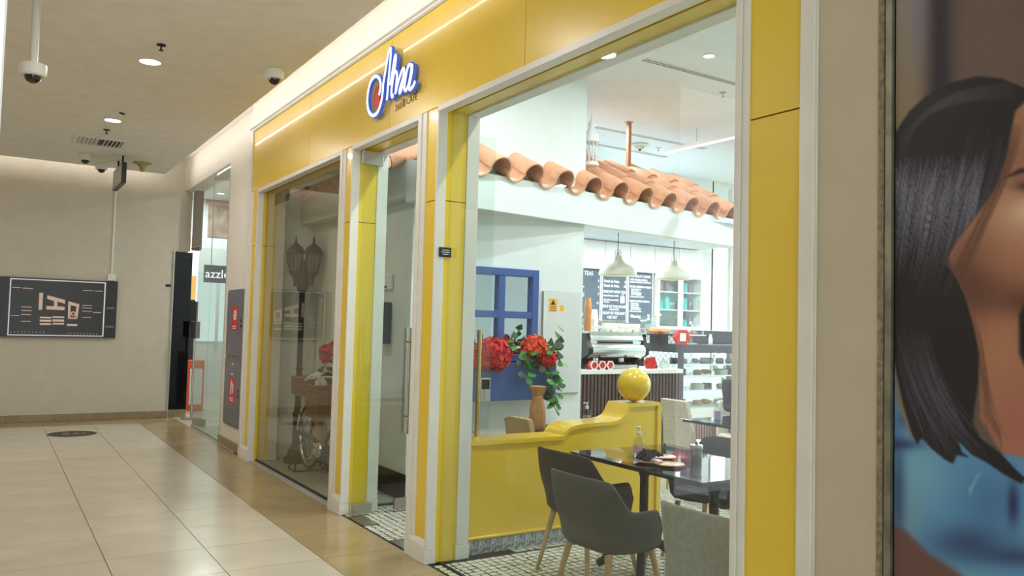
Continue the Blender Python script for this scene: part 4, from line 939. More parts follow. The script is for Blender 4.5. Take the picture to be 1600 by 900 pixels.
# ---- blue window with mirrored panes, planter, flowers, white board
bw = thing('blue_window', 'blue painted window frame with mirrored panes on the white wall', 'window frame', (4.035, 6.5, 1.225))
M_MIR = mat('dark_mirror', (200, 208, 220), .03, 1, var=0)
B().box(-.415, -.345, -.06, 0, 0, .875).box(.345, .415, -.06, 0, 0, .875).box(-.345, .345, -.06, 0, .805, .875).box(-.345, .345, -.06, 0, 0, .06).build('frame', M_BLUE, bw, bevel=.003)
bx(-.035, .035, -.055, 0, .06, .805).build('mullion', M_BLUE, bw, bevel=.003)
for a, b_ in ((-.345, -.035), (.035, .345)): bx(a, b_, -.055, 0, .405, .47).build('glazing_bar', M_BLUE, bw, bevel=.003)
for x0, x1 in ((-.345, -.035), (.035, .345)):
    for z0, z1 in ((.06, .405), (.47, .805)): bx(x0, x1, -.012, -.002, z0, z1).build('mirror_pane', M_MIR, bw)
pl = thing('planter_box', 'blue wooden planter box fixed to the wall under the blue window', 'planter', (4.06, 6.5, .88))
B().box(-.46, .46, -.28, -.26, 0, .34).box(-.46, .46, -.02, 0, 0, .34).box(-.46, -.44, -.26, -.02, 0, .34).box(.44, .46, -.26, -.02, 0, .34).box(-.44, .44, -.26, -.02, 0, .03).build('box', M_BLUE, pl, bevel=.004)
bx(-.44, .44, -.26, -.02, .28, .30).build('soil', mat('dark_soil', (50, 40, 34), .9, var=.2, scale=60), pl)
leaf_me = None
def leaf_mesh():
    b = B(); pts = [(0, 0), (.5, .28), (.85, .42), (1.0, .30), (1.12, 0)]
    for s_ in (1, -1):
        v = [(x, 0, -.05*x*x) for x, _ in pts]+[(x, s_*w_, -.05*x*x+.12*w_) for x, w_ in pts]
        b.add(v, [(i, i+1, 5+i+1, 5+i) for i in range(4)])
    return b
LEAF = {}
def leaf(parent, loc, size, rot, m):
    if m.name not in LEAF:
        o = leaf_mesh().build('leaf', m, parent, smooth=True); LEAF[m.name] = o
    else: o = share(LEAF[m.name], 'leaf', (0,0,0), parent)
    o.location = loc; o.rotation_euler = rot; o.scale = (size,)*3; return o
def flower_head(label, x, y, z, r, m, base, n=260):
    t = thing('hydrangea', label, 'flower', (x, y, z))
    b = B()
    for k in range(n):
        u = rng.uniform(-1, 1); a = rng.uniform(0, 2*PI); d = Vector((math.sqrt(1-u*u)*math.cos(a), math.sqrt(1-u*u)*math.sin(a), u*.85))
        c = d*r*rng.uniform(.82, 1.05); n_ = (d+Vector(rng.normal(0, .35, 3))).normalized(); e1 = n_.orthogonal().normalized(); e2 = n_.cross(e1)
        ang = rng.uniform(0, PI); e1, e2 = math.cos(ang)*e1+math.sin(ang)*e2, -math.sin(ang)*e1+math.cos(ang)*e2
        s_ = r*.17
        for q in range(4):
            p1 = (e1, e2, -e1, -e2)[q]; p2 = (e2, -e1, -e2, e1)[q]
            b.add([c, c+p1*s_*.9+n_*s_*.1, c+(p1+p2)*s_*.85+n_*s_*.25, c+p2*s_*.9+n_*s_*.1], [(0,1,2,3)])
    o = b.build('petals', m, t); o['kind'] = 'stuff'
    B().sphere((0, 0, 0), r*.8, 14, 8).build('core', m, t, smooth=True)
    bv = Vector(base)-Vector((x, y, z)); B().tube([(0,0,-r*.3), tuple(bv*.5+Vector((0,0,-.01))), tuple(bv)], .006, 8).build('stem', M_LEAFD, t)
    return t
flower_head('large dark red hydrangea head at the left of the blue planter', 3.80, 6.20, 1.30, .165, M_RED, (3.88, 6.36, 1.17), 420)
flower_head('orange red hydrangea head at the top right of the planter', 4.25, 6.20, 1.37, .12, M_ORED, (4.25, 6.36, 1.17))
flower_head('deep red hydrangea head spilling over the right planter end', 4.37, 6.18, 1.26, .105, M_RED, (4.33, 6.36, 1.17))
flower_head('red hydrangea head half hidden by the door handle', 3.63, 6.22, 1.26, .12, M_RED, (3.66, 6.36, 1.17))
iv = thing('trailing_ivy', 'green leafy ivy growing between the flowers and trailing off the planter', 'plant', (4.1, 6.24, 1.18))
lv = [(-.02,-.05,.08),(.02,-.04,.16),(.06,-.06,.12),(.0,-.05,.02),(.05,-.08,.05),(.10,-.06,.20),(.12,-.08,.15),(.09,-.09,.10),(-.10,-.02,.26),(-.08,-.03,.33),(-.12,-.03,.22),(.30,-.02,.24),(.33,-.05,.28),(.38,-.04,.22),(.42,-.05,.15),(.45,-.04,.30),(.36,-.06,.34),(.24,-.04,.29),(.26,-.08,.02),(.30,-.06,-.05),(.34,-.08,-.12),(.31,-.08,-.18),(.36,-.07,-.24),(.40,-.06,-.16),(.29,-.09,-.28),(.41,-.08,-.07),(.33,-.08,-.33),(.28,-.08,-.20),(.37,-.09,-.30),(.02,-.08,-.06),(-.01,-.08,-.02),(.05,-.10,-.04),(.39,-.05,.40),(.20,-.06,.08),(.15,-.07,.04),(.44,-.05,.06)]
for k in range(26): lv.append((rng.uniform(.0, .42), rng.uniform(-.10, -.02), rng.uniform(.0, .26)))
for k in range(14): lv.append((.33+rng.normal()*.05, -.09, -.02-k*.026))
for k, (x, y, z) in enumerate(lv):
    bright = k % 3 != 0
    leaf(iv, (x, y, z), rng.uniform(.07, .105), (rng.uniform(-.6, .6), rng.uniform(.2, 1.3), rng.uniform(-2.4, -.7)), M_LEAF if bright else M_LEAFD)
B().tube([(.2, .1, .0), (.28, -.05, .04), (.31, -.07, -.1), (.34, -.07, -.25), (.31, -.08, -.36)], .005, 8).build('vine', M_LEAFD, iv)
B().tube([(-.05, .1, .0), (-.08, .0, .15), (-.09, -.02, .3)], .005, 8).build('vine', M_LEAFD, iv)
eb = thing('electrical_panel', 'flat white electrical panel with warning stickers on the white wall', 'panel', (4.757, 6.5, .905))
bx(-.23, .23, -.022, 0, 0, 1.0).build('back_box', mat('panel_shadow_grey', (150, 152, 150), .5), eb); bx(-.226, .226, -.03, -.0221, .004, .996).build('cover', mat('panel_white', (212, 213, 210), .45, var=.01), eb, bevel=.004)  # grey box rim paints the shadow edges around the white cover
M_STK = mat('amber_sticker', (240, 172, 44), .5)
s1 = bx(-.165, -.065, -.032, -.0302, .80, .93).build('warning_sticker', M_STK, eb)
B().prism([(-.145, .87), (-.085, .87), (-.115, .92)], 'xz', -.0335, -.0321).build('triangle_mark', M_BLACK, s1)
for z in (.812, .83, .848): bx(-.15, -.08, -.0335, -.0321, z, z+.006).build('print_line', mat('brown_ink', (120, 80, 20), .6), s1)
bx(-.04, .01, -.032, -.0302, .88, .93).build('white_sticker', mat('pale_blue_sticker', (206, 216, 224), .5), eb); bx(-.03, .015, -.032, -.0302, .81, .865).build('warning_sticker', M_STK, eb)

# ---- yellow stepped low wall with its ball
yw = thing('yellow_low_wall', 'glossy yellow stepped low wall running in from the shopfront', 'partition', (0, 4.81, 0))
prof = [(2.77, .735), (3.57, .735), (3.595, .742), (3.605, .758), (3.618, .777), (3.64, .793), (3.675, .805), (3.73, .813), (3.9, .818), (4.04, .822), (4.09, .830), (4.13, .843), (4.16, .862), (4.185, .890), (4.20, .925), (4.21, .952), (4.53, .955)]
B().prism([(2.77, .09)]+prof+[(4.53, .09)], 'xz', .02, .24).build('panel', M_YEL2, yw)
cap = B(); nrm = []
for i in range(len(prof)):
    q0 = prof[max(0, i-1)]; q1 = prof[min(len(prof)-1, i+1)]; d_ = Vector((q1[0]-q0[0], q1[1]-q0[1])).normalized(); nrm.append(Vector((-d_.y, d_.x))*.024)
up_ = [(a+n_.x, b_+n_.y) for (a, b_), n_ in zip(prof, nrm)]
cap.prism([(a, b_-.004) for a, b_ in prof]+up_[::-1], 'xz', 0, .26)
cap.build('cap', M_YEL2, yw, smooth=True, angle=35)
bx(4.50, 4.545, .0, .26, .09, .96).build('end_post', M_YEL2, yw, bevel=.005)
B().tube([(2.77, .012, .10), (4.53, .012, .10)], .014, 10).build('bottom_bead', M_YEL2, yw, smooth=True)
skm = mat('blue_grey_pattern_tile', (150, 156, 160), .4, var=.45, scale=55)
sk = bx(-.046, .046, -.006, .02, 0, .086).build('skirting_tile', skm, yw); sk.location = (2.82, .0, 0)
for k in range(1, 18): share(sk, 'skirting_tile', (2.82+k*.095, 0, 0), yw)
bx(2.77, 4.53, .004, .24, 0, .09).build('plinth', M_DARKM, yw)
o = B().sphere((0, 0, 0), .134, 40, 24).build('yellow_ball', M_YEL2, None, smooth=True); o.location = (4.36, 4.94, 1.112)
setp(o, 'glossy yellow ball finial resting on the end of the yellow low wall', 'ball')

# ---- grey moulded shell armchairs
M_CHG = mat('charcoal_chair_fabric', (72, 72, 69), .75, var=.05, scale=40, bump=.25, bscale=400)
M_CHB = mat('black_chair_fabric', (34, 34, 38), .6, var=.05, scale=40, bump=.2, bscale=400)
M_CHL = mat('sage_grey_chair_fabric', (150, 150, 136), .8, var=.06, scale=40, bump=.25, bscale=300)
def ss(x): x = max(0, min(1, x)); return x*x*(3-2*x)
def shell_chair(label, m, loc, rz, group=None, back_h=.79, arm_h=.625, taper=.14, zb=.425):
    t = thing('shell_armchair', label, 'chair', loc, rz, group)
    nphi = 44; rows_o = 9; PH = math.radians(118)
    def plan(phi, z):
        k = 1-taper+taper*ss((z-.38)/.30); lean = .05*max(0, (z-.5)/.3)*max(0, math.cos(phi))
        ex = .62
        cx, sx = math.cos(phi), math.sin(phi)
        x = -(.255*k)*math.copysign(abs(cx)**ex, cx) - lean + .01; y = (.30*k)*math.copysign(abs(sx)**ex, sx)
        if cx < 0: x = (.255*k)*1.25*abs(cx)**.9
        return x, y
    def top(phi):
        d = abs(math.degrees(phi)); h = back_h-(back_h-arm_h)*ss((d-44)/34)
        return h - .012*ss((d-20)/30) - .10*ss((d-100)/18)
    v = []; f = []
    for i in range(nphi+1):
        phi = -PH+2*PH*i/nphi; h = top(phi)
        prof = []
        for j in range(rows_o):
            z = h-(h-zb)*j/(rows_o-1); x, y = plan(phi, z); prof.append((x, y, z))
        x, y = plan(phi, .42); prof.append((x*.9, y*.9, zb-.03)); prof.append((x*.6, y*.6, zb-.045)); prof.append((x*.1, y*.1, zb-.05))
        inner = []
        for j in range(rows_o):
            z = (h+.004)-(h-.43)*j/(rows_o-1); x, y = plan(phi, z); s_ = 1-.026/math.hypot(x, y) if j else 1-.010/math.hypot(x, y); inner.append((x*s_, y*s_, z+(.004 if j == 0 else 0)))
        ring = inner[::-1]+prof; v += ring; nr = len(ring)
    for i in range(nphi):
        for j in range(nr-1): f.append((i*nr+j, i*nr+j+1, (i+1)*nr+j+1, (i+1)*nr+j))
    f.append(tuple(range(nr))); f.append(tuple(reversed(range(nphi*nr, nphi*nr+nr))))
    B().add(v, f).build('shell', m, t, smooth=True, angle=60)
    sv = [(x*.97, y*.93) for x, y in [plan(-PH+2*PH*i/30, .44) for i in range(31)]]
    B().prism(sv, 'xy', .415, .465).build('seat_pad', m, t, bevel=.012)
    for sx_ in (-1, 1):
        for sy in (-1, 1):
            B().tube([(sx_*.15, sy*.16, .385), (sx_*.21, sy*.245, 0)], [.019, .012], 14).build('leg', M_WOOD, t, smooth=True)
    return t
CG = 'armchairs around the black table'
shell_chair('black shell armchair at the far left of the black table, against the yellow wall', M_CHB, (3.24, 4.08, 0), .05, CG)
shell_chair('charcoal shell armchair in front, drawn back from the black table', M_CHG, (2.885, 3.44, 0), .02, CG, back_h=.78)
shell_chair('dark shell armchair on the far side of the black table behind the steel jar', M_CHB, (4.20, 3.95, 0), PI+.1, CG)
shell_chair('dark shell armchair under the right end of the black table', M_CHB, (4.22, 3.28, 0), PI-.1, CG)
shell_chair('sage grey tub armchair nearest the shop window at the bottom right', M_CHL, (2.92, 2.61, 0), 0, CG, back_h=.76, arm_h=.60, taper=.02, zb=.36)
# ---- tables
M_IRON = mat('black_iron', (18, 18, 19), .4, .4)
def pedestal(t, x, y):
    p = B().lathe([(.03, .12), (.045, .16), (.028, .2), (.028, .6), (.05, .66), (.028, .69)], (x, y, 0), 16).build('pedestal', M_IRON, t, smooth=True)
    bx(x-.2, x+.2, y-.03, y+.03, .69, .722).build('cross_bar', M_IRON, t); bx(x-.03, x+.03, y-.2, y+.2, .69, .722).build('cross_bar', M_IRON, t)
    for k in range(4):
        a = PI/4+k*PI/2; d = Vector((math.cos(a), math.sin(a), 0)); c = Vector((x, y, 0))
        B().tube([c+d*.02+Vector((0,0,.16)), c+d*.10+Vector((0,0,.19)), c+d*.19+Vector((0,0,.13)), c+d*.25+Vector((0,0,.05)), c+d*.29+Vector((0,0,.025))], [.03, .034, .03, .028, .025], 10).build('foot', M_IRON, t, smooth=True)
def table(label, x0, x1, y0, y1, peds):
    t = thing('cafe_table', label, 'table', ((x0+x1)/2, (y0+y1)/2, 0)); a, b_ = (x1-x0)/2, (y1-y0)/2
    bx(-a, a, -b_, b_, .738, .75).build('glass_top', M_STONE, t, bevel=.002)
    bx(-a+.01, a-.01, -b_+.01, b_-.01, .722, .7375).build('under_board', M_IRON, t)
    for (px, py) in peds: pedestal(t, px, py)
    return t
table('black glass topped table with plates by the yellow wall, nearest the window', 3.215, 4.0, 3.085, 4.255, [(0, .30), (0, -.30)])
table('black glass topped table at the right with a soap pump, before the fridge', 5.37, 6.15, 4.30, 5.43, [(0, 0)])
table('small black table behind the yellow wall holding the wrapped vase', 3.62, 4.45, 5.07, 5.52, [(0, 0)])
# ---- upholstered side chairs
def side_chair(label, m, loc, rz, h=.93, clip=0, lm=None):
    t = thing('side_chair', label, 'chair', loc, rz, 'upholstered side chairs')
    b = B(); rows = 8
    for layer in (0, 1):
        for j in range(rows+1):
            z = .44+(h-.44)*j/rows; x = -.20-.10*((z-.44)/.5)**1.4 - (.05 if layer == 0 else 0); hw = .215-.045*(j/rows)
            b.v += [(x, -hw, z), (x, -hw*.5, z), (x, hw*.5, z), (x, hw, z - (clip*.5 if j == rows else 0))]
    n = rows+1
    for j in range(rows):
        for k in range(3):
            a = j*4+k; b.f.append((a, a+1, a+5, a+4)); a2 = n*4+a; b.f.append((a2+1, a2, a2+4, a2+5))
        for k in (0, 3):
            a = j*4+k; b.f.append((a, a+4, n*4+a+4, n*4+a))
    for k in range(3):
        b.f.append((k+1, k, n*4+k, n*4+k+1)); a = rows*4+k; b.f.append((a, a+1, n*4+a+1, n*4+a))
    b.build('backrest', m, t, smooth=True, angle=60, bevel=.008)
    bx(-.22, .23, -.215, .215, .38, .46).build('seat', m, t, bevel=.02)
    for sx_ in (-1, 1):
        for sy in (-1, 1): B().tube([(sx_*.19, sy*.18, .38), (sx_*.21, sy*.19, 0)], [.018, .012], 10).build('leg', lm or M_WOOD, t)
    return t
M_SPK = mat('speckled_cream_fabric', (206, 198, 178), .85, var=.22, scale=130)
M_BGE = mat('beige_fabric', (176, 150, 112), .8, var=.06, scale=60)
side_chair('cream speckled high backed chair between the yellow ball and the right table', M_SPK, (5.88, 5.72, 0), -.02, .89)
side_chair('beige fabric chair with a slanted back behind the yellow wall', M_BGE, (3.79, 5.30, 0), 0, .85, .06)
# ---- things on the tables
pump_bottle('clear soap pump bottle with a pink label on the near black table', 3.43, 3.83, .75, .205, .036, M_LIQ, -.4, M_PINK)
pump_bottle('soap pump bottle on the right table before the pastry fridge', 5.62, 5.22, .75, .20, .036, M_LIQ2, -.4)
pump_bottle('soap pump bottle poking up behind the yellow wall', 4.22, 5.36, .75, .19, .036, M_LIQ, -.4)
M_PLATE = mat('terracotta_saucer', (176, 116, 100), .35, var=.06); M_PALE = mat('pale_biscuit', (206, 184, 158), .7, var=.15, scale=40)
for lab, x, y in (('terracotta saucer under the black napkin', 3.385, 3.69), ('terracotta saucer nearest the table edge', 3.42, 3.545), ('terracotta saucer farthest back beside the napkin', 3.575, 3.775)):
    t = thing('saucer', lab, 'saucer', (x, y, .75)); B().lathe([(.045, 0), (.075, .008), (.088, .014), (.086, .017), (.06, .010), (1e-5, .009)], n=32).build('dish', M_PLATE, t, smooth=True)
    B().lathe([(.058, .0105), (.045, .013), (1e-5, .0135)], n=24).build('paper_mat', M_PALE, t, smooth=True)
nk = thing('napkin', 'crumpled black napkin lying on the left saucer', 'napkin', (3.40, 3.70, .768)); b = B(); n = 12
hgt = rng.uniform(0, .045, (n+1, n+1)); hgt[0] = hgt[-1] = .0; 
for i in range(n+1):
    for j in range(n+1): b.v.append(((i/n-.5)*.13+rng.normal()*.004, (j/n-.5)*.12+rng.normal()*.004, hgt[i, j]*(1-abs(i/n-.5))*1.2+.004+.02*(i/n)))
for i in range(n):
    for j in range(n): a = i*(n+1)+j; b.f.append((a, a+1, a+n+2, a+n+1))
o = b.build('cloth', mat('black_napkin', (24, 24, 28), .8), nk, smooth=True); md = o.modifiers.new('thick', 'SOLIDIFY'); md.thickness = .003
jr = thing('steel_jar', 'steel lidded glass jar standing on the near black table', 'jar', (3.665, 3.572, .75))
B().lathe([(.034, 0), (.036, .005), (.036, .078), (.03, .085)], n=28).build('glass', mat('grey_jar_steel', (150, 154, 146), .22, .85, var=.03), jr, smooth=True)
B().lathe([(.037, .08), (.039, .084), (.039, .105), (.037, .109), (1e-5, .110)], n=28).build('lid', M_STEEL, jr, smooth=True, angle=40); B().sphere((0, 0, .118), .009, 12, 8).build('knob', M_DARKM, jr, smooth=True)
gl = thing('tumbler', 'clear glass tumbler between the saucers and the steel jar', 'glass', (3.60, 3.60, .75))
B().lathe([(.028, .0), (.034, .085), (.031, .085), (.026, .006), (1e-5, .006)], n=28).build('bowl', glass('tumbler_glass', (250, 240, 244), 1.5), gl, smooth=True)
B().lathe([(1e-5, .007), (.025, .007), (.027, .03), (1e-5, .03)], n=20).build('drink', mat('pink_drink', (220, 120, 140), .1, trans=.4, var=0), gl)
vs = thing('wrapped_vase', 'brown kraft paper wrapped vase tied with twine on the small table', 'vase', (3.71, 5.35, .75))
pr = []
for k, (r, z) in enumerate([(.062, 0), (.066, .05), (.058, .16), (.04, .235), (.034, .25), (.05, .275), (.064, .33)]): pr.append((r, z))
b = B().lathe(pr, (0,0,0), 26); b.v = [(x*(1+.12*math.sin(9*math.atan2(y, x)+z*14)), y*(1+.12*math.sin(9*math.atan2(y, x)+z*14)), z) for x, y, z in b.v]
b.build('paper', M_KRAFT, vs, smooth=True, angle=70); B().tube([(.037*math.cos(a), .037*math.sin(a), .243+.004*math.sin(3*a)) for a in np.linspace(0, 2*PI, 20)[:-1]], .006, 8, closed=True).build('twine', mat('twine', (190, 160, 120), .9), vs)

# ---- white lantern, copper post, lights and fittings of the cafe ceiling
ln = thing('lantern', 'white pierced metal lantern standing on the roof tiles by the wall corner', 'lantern', (5.19, 6.62, 3.245))
B().lathe([(.085, 0), (.085, .02), (.07, .03), (.07, .04)], n=24).build('base', M_WHITEP, ln, smooth=True)
B().lathe([(.078, .0), (.09, .01), (.085, .03), (.075, .09), (.03, .16), (.03, .17), (.038, .19), (.03, .22), (.012, .245), (.012, .26), (.02, .27), (.006, .30), (1e-5, .34)], (0, 0, .24), 24).build('dome_cap', M_WHITEP, ln, smooth=True)
for k in range(10):
    a = 2*PI*k/10; d = Vector((math.cos(a), math.sin(a), 0)); e = Vector((-d.y, d.x, 0))
    B().tube([d*.068+Vector((0,0,.04)), d*.068+Vector((0,0,.24))], .006, 6).build('bar', M_WHITEP, ln)
    B().tube([d*.068+e*.018*math.cos(q)+Vector((0,0,.14+.045*math.sin(q))) for q in np.linspace(0, 2*PI, 13)[:-1]], .005, 6, closed=True).build('ring', M_WHITEP, ln)
cp = thing('copper_post', 'thin copper coloured post rising from the tile roof to the cafe ceiling', 'post', (6.46, 7.5, 3.35))
bx(-.022, .022, -.022, .022, 0, .74).build('shaft', mat('copper_wood', (190, 118, 70), .5, var=.08), cp); bx(-.04, .04, -.04, .04, .728, .74).build('ceiling_plate', M_STEEL, cp)
def slot(label, x0, x1, y, z=CC):
    t = thing('air_slot', label, 'air vent', ((x0+x1)/2, y, z)); L = (x1-x0)/2
    for k in (-1, 0, 1): bx(-L, L, k*.035-.006, k*.035+.006, -.008, 0).build('blade', M_TRIM, t)
    bx(-L, L, -.034, .034, -.003, -.001).build('dark_gap', mat('slot_shadow_grey', (70, 74, 80), .8), t)
slot('long dark air slot nearest in the cafe ceiling', 5.05, 6.9, 5.66)
slot('long air slot in the cafe ceiling passing behind the copper post', 6.2, 8.24, 7.95)
slot('long air slot farthest back in the cafe ceiling', 6.6, 8.21, 8.69)
t = thing('smoke_detector', 'round white detector on the cafe ceiling right of the copper post', 'detector', (7.36, 8.31, CC)); B().lathe([(.12, 0), (.12, -.02), (.07, -.03), (.05, -.07), (1e-5, -.075)], n=24).build('body', mat('detector_cream', (206, 204, 180), .5), t, smooth=True); B().lathe([(.02, -.07), (.02, -.09), (1e-5, -.09)], n=12).build('tip', M_DARKM, t)
sprinkler('sprinkler head on the cafe ceiling right of the round detector', 7.71, 8.32, CC, M_STEEL)
sprinkler('sprinkler head on the cafe ceiling beside the nearest air slot', 6.43, 5.96, CC, M_STEEL)
def led_bar(label, a, b_, z, wires, wtop):
    t = thing('linear_light', label, 'ceiling light', (a[0], a[1], z)); d = Vector((b_[0]-a[0], b_[1]-a[1], 0)); Lh = d.length; d.normalize(); R = Matrix.Rotation(math.atan2(d.y, d.x), 3, 'Z')
    B().obox(d*Lh/2+Vector((0,0,.03)), (Lh/2, .03, .022), R).build('housing', M_WHITEP, t); B().obox(d*Lh/2+Vector((0,0,.003)), (Lh/2, .028, .003), R).build('diffuser', glow('led_diffuser', (250, 252, 255), 3), t)
    for w_ in wires: B().cyl(tuple(d*Lh*w_+Vector((0,0,.05))), tuple(d*Lh*w_+Vector((0,0,wtop-z))), .004, n=6).build('wire', M_STEEL, t)
led_bar('upper suspended linear light above the tile roof', (7.31, 7.74), (7.35, 5.98), 3.86, (.3, .85), CC)
led_bar('lower added light bar for a window reflection before the right roof end', (6.93, 6.10), (6.93, 4.6), 3.30, (.3, .9), CC)  # glowing bar and wires added in place of a reflection in the window

# ---- niche wall devices
t = thing('speaker_box', 'black box fixed to the grey wall seen through the cafe doorway', 'speaker', (3.12, 6.98, 1.36)); bx(-.10, 0, -.085, .085, 0, .385).build('case', M_BLACK, t, bevel=.008); bx(-.104, -.1, -.07, .07, .02, .365).build('grille', M_DARKM, t)
t = thing('wall_device', 'small white rounded device above the black box on the grey wall', 'wall device', (3.12, 6.99, 1.86)); bx(-.03, 0, -.11, .11, 0, .15).build('case', M_WHITEP, t, bevel=.02, seg=4); bx(-.033, -.03, -.03, .03, .02, .04).build('slot', M_DARKM, t)

# ---- street lamp in the display window
sl_ = thing('street_lamp', 'dark street lamp with two glass lanterns in the display window', 'street lamp', (2.895, 8.80, .003))
M_LMP = mat('dark_bronze', (40, 38, 34), .5, .4)
B().lathe([(.135, 0), (.135, .05), (.10, .08), (.085, .13), (.05, .2), (.045, .5), (.06, .53), (.04, .56), (.034, .62)], n=24).build('base', M_LMP, sl_, smooth=True)
B().lathe([(.034, .62), (.03, 1.0), (.045, 1.02), (.03, 1.04), (.03, 1.86), (.06, 1.90), (.08, 2.0), (.05, 2.08), (.03, 2.16), (.015, 2.22), (1e-5, 2.24)], n=20).build('post', M_LMP, sl_, smooth=True)
for dx, dy in ((-.075, .05), (.095, -.05)):
    B().tube([(0, 0, 2.0), (dx*.8, dy*.8, 1.96), (dx*1.0, dy, 1.93), (dx, dy, 2.04)], .012, 8).build('arm', M_LMP, sl_, smooth=True)
    B().lathe([(1e-5, 1.93), (.012, 1.95), (.012, 1.99), (.03, 2.04), (.055, 2.07), (.07, 2.09), (.07, 2.10)], (dx, dy, 0), 16).build('lantern_cup', M_LMP, sl_, smooth=True)
    B().lathe([(.06, 2.10), (.085, 2.2), (.088, 2.30)], (dx, dy, 0), 16).build('lantern_glass', glass('lamp_glass', (214, 210, 196), 1.5), sl_, smooth=True)
    for k in range(6):
        a = 2*PI*k/6; c = Vector((dx, dy, 0)); d = Vector((math.cos(a), math.sin(a), 0)); B().tube([c+d*.062+Vector((0,0,2.10)), c+d*.087+Vector((0,0,2.2)), c+d*.09+Vector((0,0,2.30))], .005, 6).build('lantern_rib', M_LMP, sl_)
    B().lathe([(.105, 2.295), (.10, 2.32), (.07, 2.37), (.03, 2.40), (.012, 2.42), (.012, 2.44), (.006, 2.48), (1e-5, 2.5)], (dx, dy, 0), 20).build('lantern_cap', M_LMP, sl_, smooth=True)

# ---- bicycle with wicker baskets in the display window
bk = thing('bicycle', 'old dark bicycle on a stand in the display window behind the second pier', 'bicycle', (2.86, 8.28, .003))
M_BIKE = mat('dark_bike_paint', (34, 34, 36), .35, .3); M_TYRE = mat('tyre_rubber', (36, 34, 32), .8)
def wheel(y):
    w_ = B().tube([(0, y+.315*math.cos(a), .345+.315*math.sin(a)) for a in np.linspace(0, 2*PI, 49)[:-1]], .019, 10, closed=True).build('wheel', M_TYRE, bk, smooth=True)
    B().tube([(0, y+.292*math.cos(a), .345+.292*math.sin(a)) for a in np.linspace(0, 2*PI, 49)[:-1]], .011, 8, closed=True).build('rim', M_CHROME, w_, smooth=True)
    sp = B()
    for k in range(20): a = 2*PI*k/20; sp.tube([(.02*(-1)**k, y, .345), (0, y+.29*math.cos(a), .345+.29*math.sin(a))], .0022, 5)
    B().cyl((-.05, y, .345), (.05, y, .345), .022, n=12).build('hub', M_CHROME, w_); s_ = sp.build('spokes', M_CHROME, w_); s_['kind'] = 'stuff'
wheel(0); wheel(-1.05)
B().tube([(-.0, .345*math.cos(a), .345+.36*math.sin(a)) for a in np.linspace(.1, PI*.95, 20)], .028, 8).build('mudguard', M_CHROME, bk, smooth=True)
B().tube([(0, 0, .345), (.02, -.45, .30)], .014, 8).tube([(0, -.45, .30), (0, -.22, .86)], .016, 8).tube([(0, -.45, .30), (0, -.90, .80)], .018, 8).tube([(0, -.28, .72), (0, -.88, .84)], .016, 8).tube([(0, 0, .345), (0, -.26, .76)], .012, 8).tube([(0, -1.05, .345), (0, -.90, .80), (0, -.86, 1.0)], .016, 8).build('frame', M_BIKE, bk, smooth=True)
B().tube([(-.28, -.62, .98), (-.26, -.78, 1.02), (-.06, -.86, 1.02), (.06, -.86, 1.02), (.26, -.78, 1.02), (.28, -.62, .98)], .012, 8).build('handlebar', M_CHROME, bk, smooth=True)
B().lathe([(.02, -.012), (.095, -.012), (.1, .0), (.095, .012), (.02, .012)], (-.07, -.45, .30), 24, 'x').build('chain_ring', M_CHROME, bk)
B().tube([(-.10, -.45, .30), (-.11, -.36, .18)], .01, 8).box(-.17, -.09, -.40, -.33, .165, .185).build('crank', M_CHROME, bk)
B().tube([(-.09, 0.0, .39), (-.09, -.46, .37)], .028, 8).build('chain_guard', M_BIKE, bk, smooth=True)
B().prism([(-.08, .88), (.05, .885), (.09, .89), (.05, .93), (-.06, .92), (-.14, .90)], 'yz', -.07, .07).build('saddle', mat('brown_leather', (82, 54, 38), .5), bk, bevel=.02).location = (0, -.24, 0)
B().box(-.07, .07, -.22, .30, .755, .77).tube([(-.07, .25, .76), (-.06, .0, .36)], .007, 6).tube([(.07, .25, .76), (.06, .0, .36)], .007, 6).build('rear_rack', M_BIKE, bk)
B().tube([(-.17, .12, .012), (-.15, .02, .17), (-.06, 0, .345)], .009, 8).tube([(.17, .12, .012), (.15, .02, .17), (.06, 0, .345)], .009, 8).tube([(-.17, -.10, .012), (-.15, -.02, .17)], .009, 8).tube([(.17, -.10, .012), (.15, -.02, .17)], .009, 8).tube([(-.17, -.1, .012), (-.17, .12, .012)], .008, 8).tube([(.17, -.1, .012), (.17, .12, .012)], .008, 8).tube([(-.17, -.1, .014), (.17, -.1, .014)], .007, 8).build('stand', M_DARKM, bk)
def wicker_box(name, label, loc, sx_, sy, h, lid=True):
    t = thing(name, label, 'basket', loc); b = B(); nrow = max(4, int(h/.022))
    for r_ in range(nrow):
        z = h*(r_+.5)/nrow; rr = h/nrow*.5
        b.tube([(-sx_, -sy, z), (sx_, -sy, z), (sx_, sy, z), (-sx_, sy, z)], rr, 6, closed=True)
    o = b.build('weave', M_WICK, t); o['kind'] = 'stuff'
    bx(-sx_+.004, sx_-.004, -sy+.004, sy-.004, 0, .012).build('bottom', M_WICK, t)
    for x in (-sx_, sx_):
        for y in (-sy, sy): B().cyl((x, y, 0), (x, y, h), .012, n=8).build('corner_stake', M_WICK, t)
    if lid: bx(-sx_-.014, sx_+.014, -sy-.014, sy+.014, h, h+.022).build('lid', M_WICK, t, bevel=.006); B().tube([(-sx_-.016, -.04, h-.03), (-sx_-.02, 0, h-.05), (-sx_-.016, .04, h-.03)], .006, 6).build('clasp', M_BRASS, t)
    return t
wicker_box('wicker_hamper', 'lidded wicker hamper strapped on the bicycle rear rack', (2.86, 8.25, .775), .125, .27, .17)
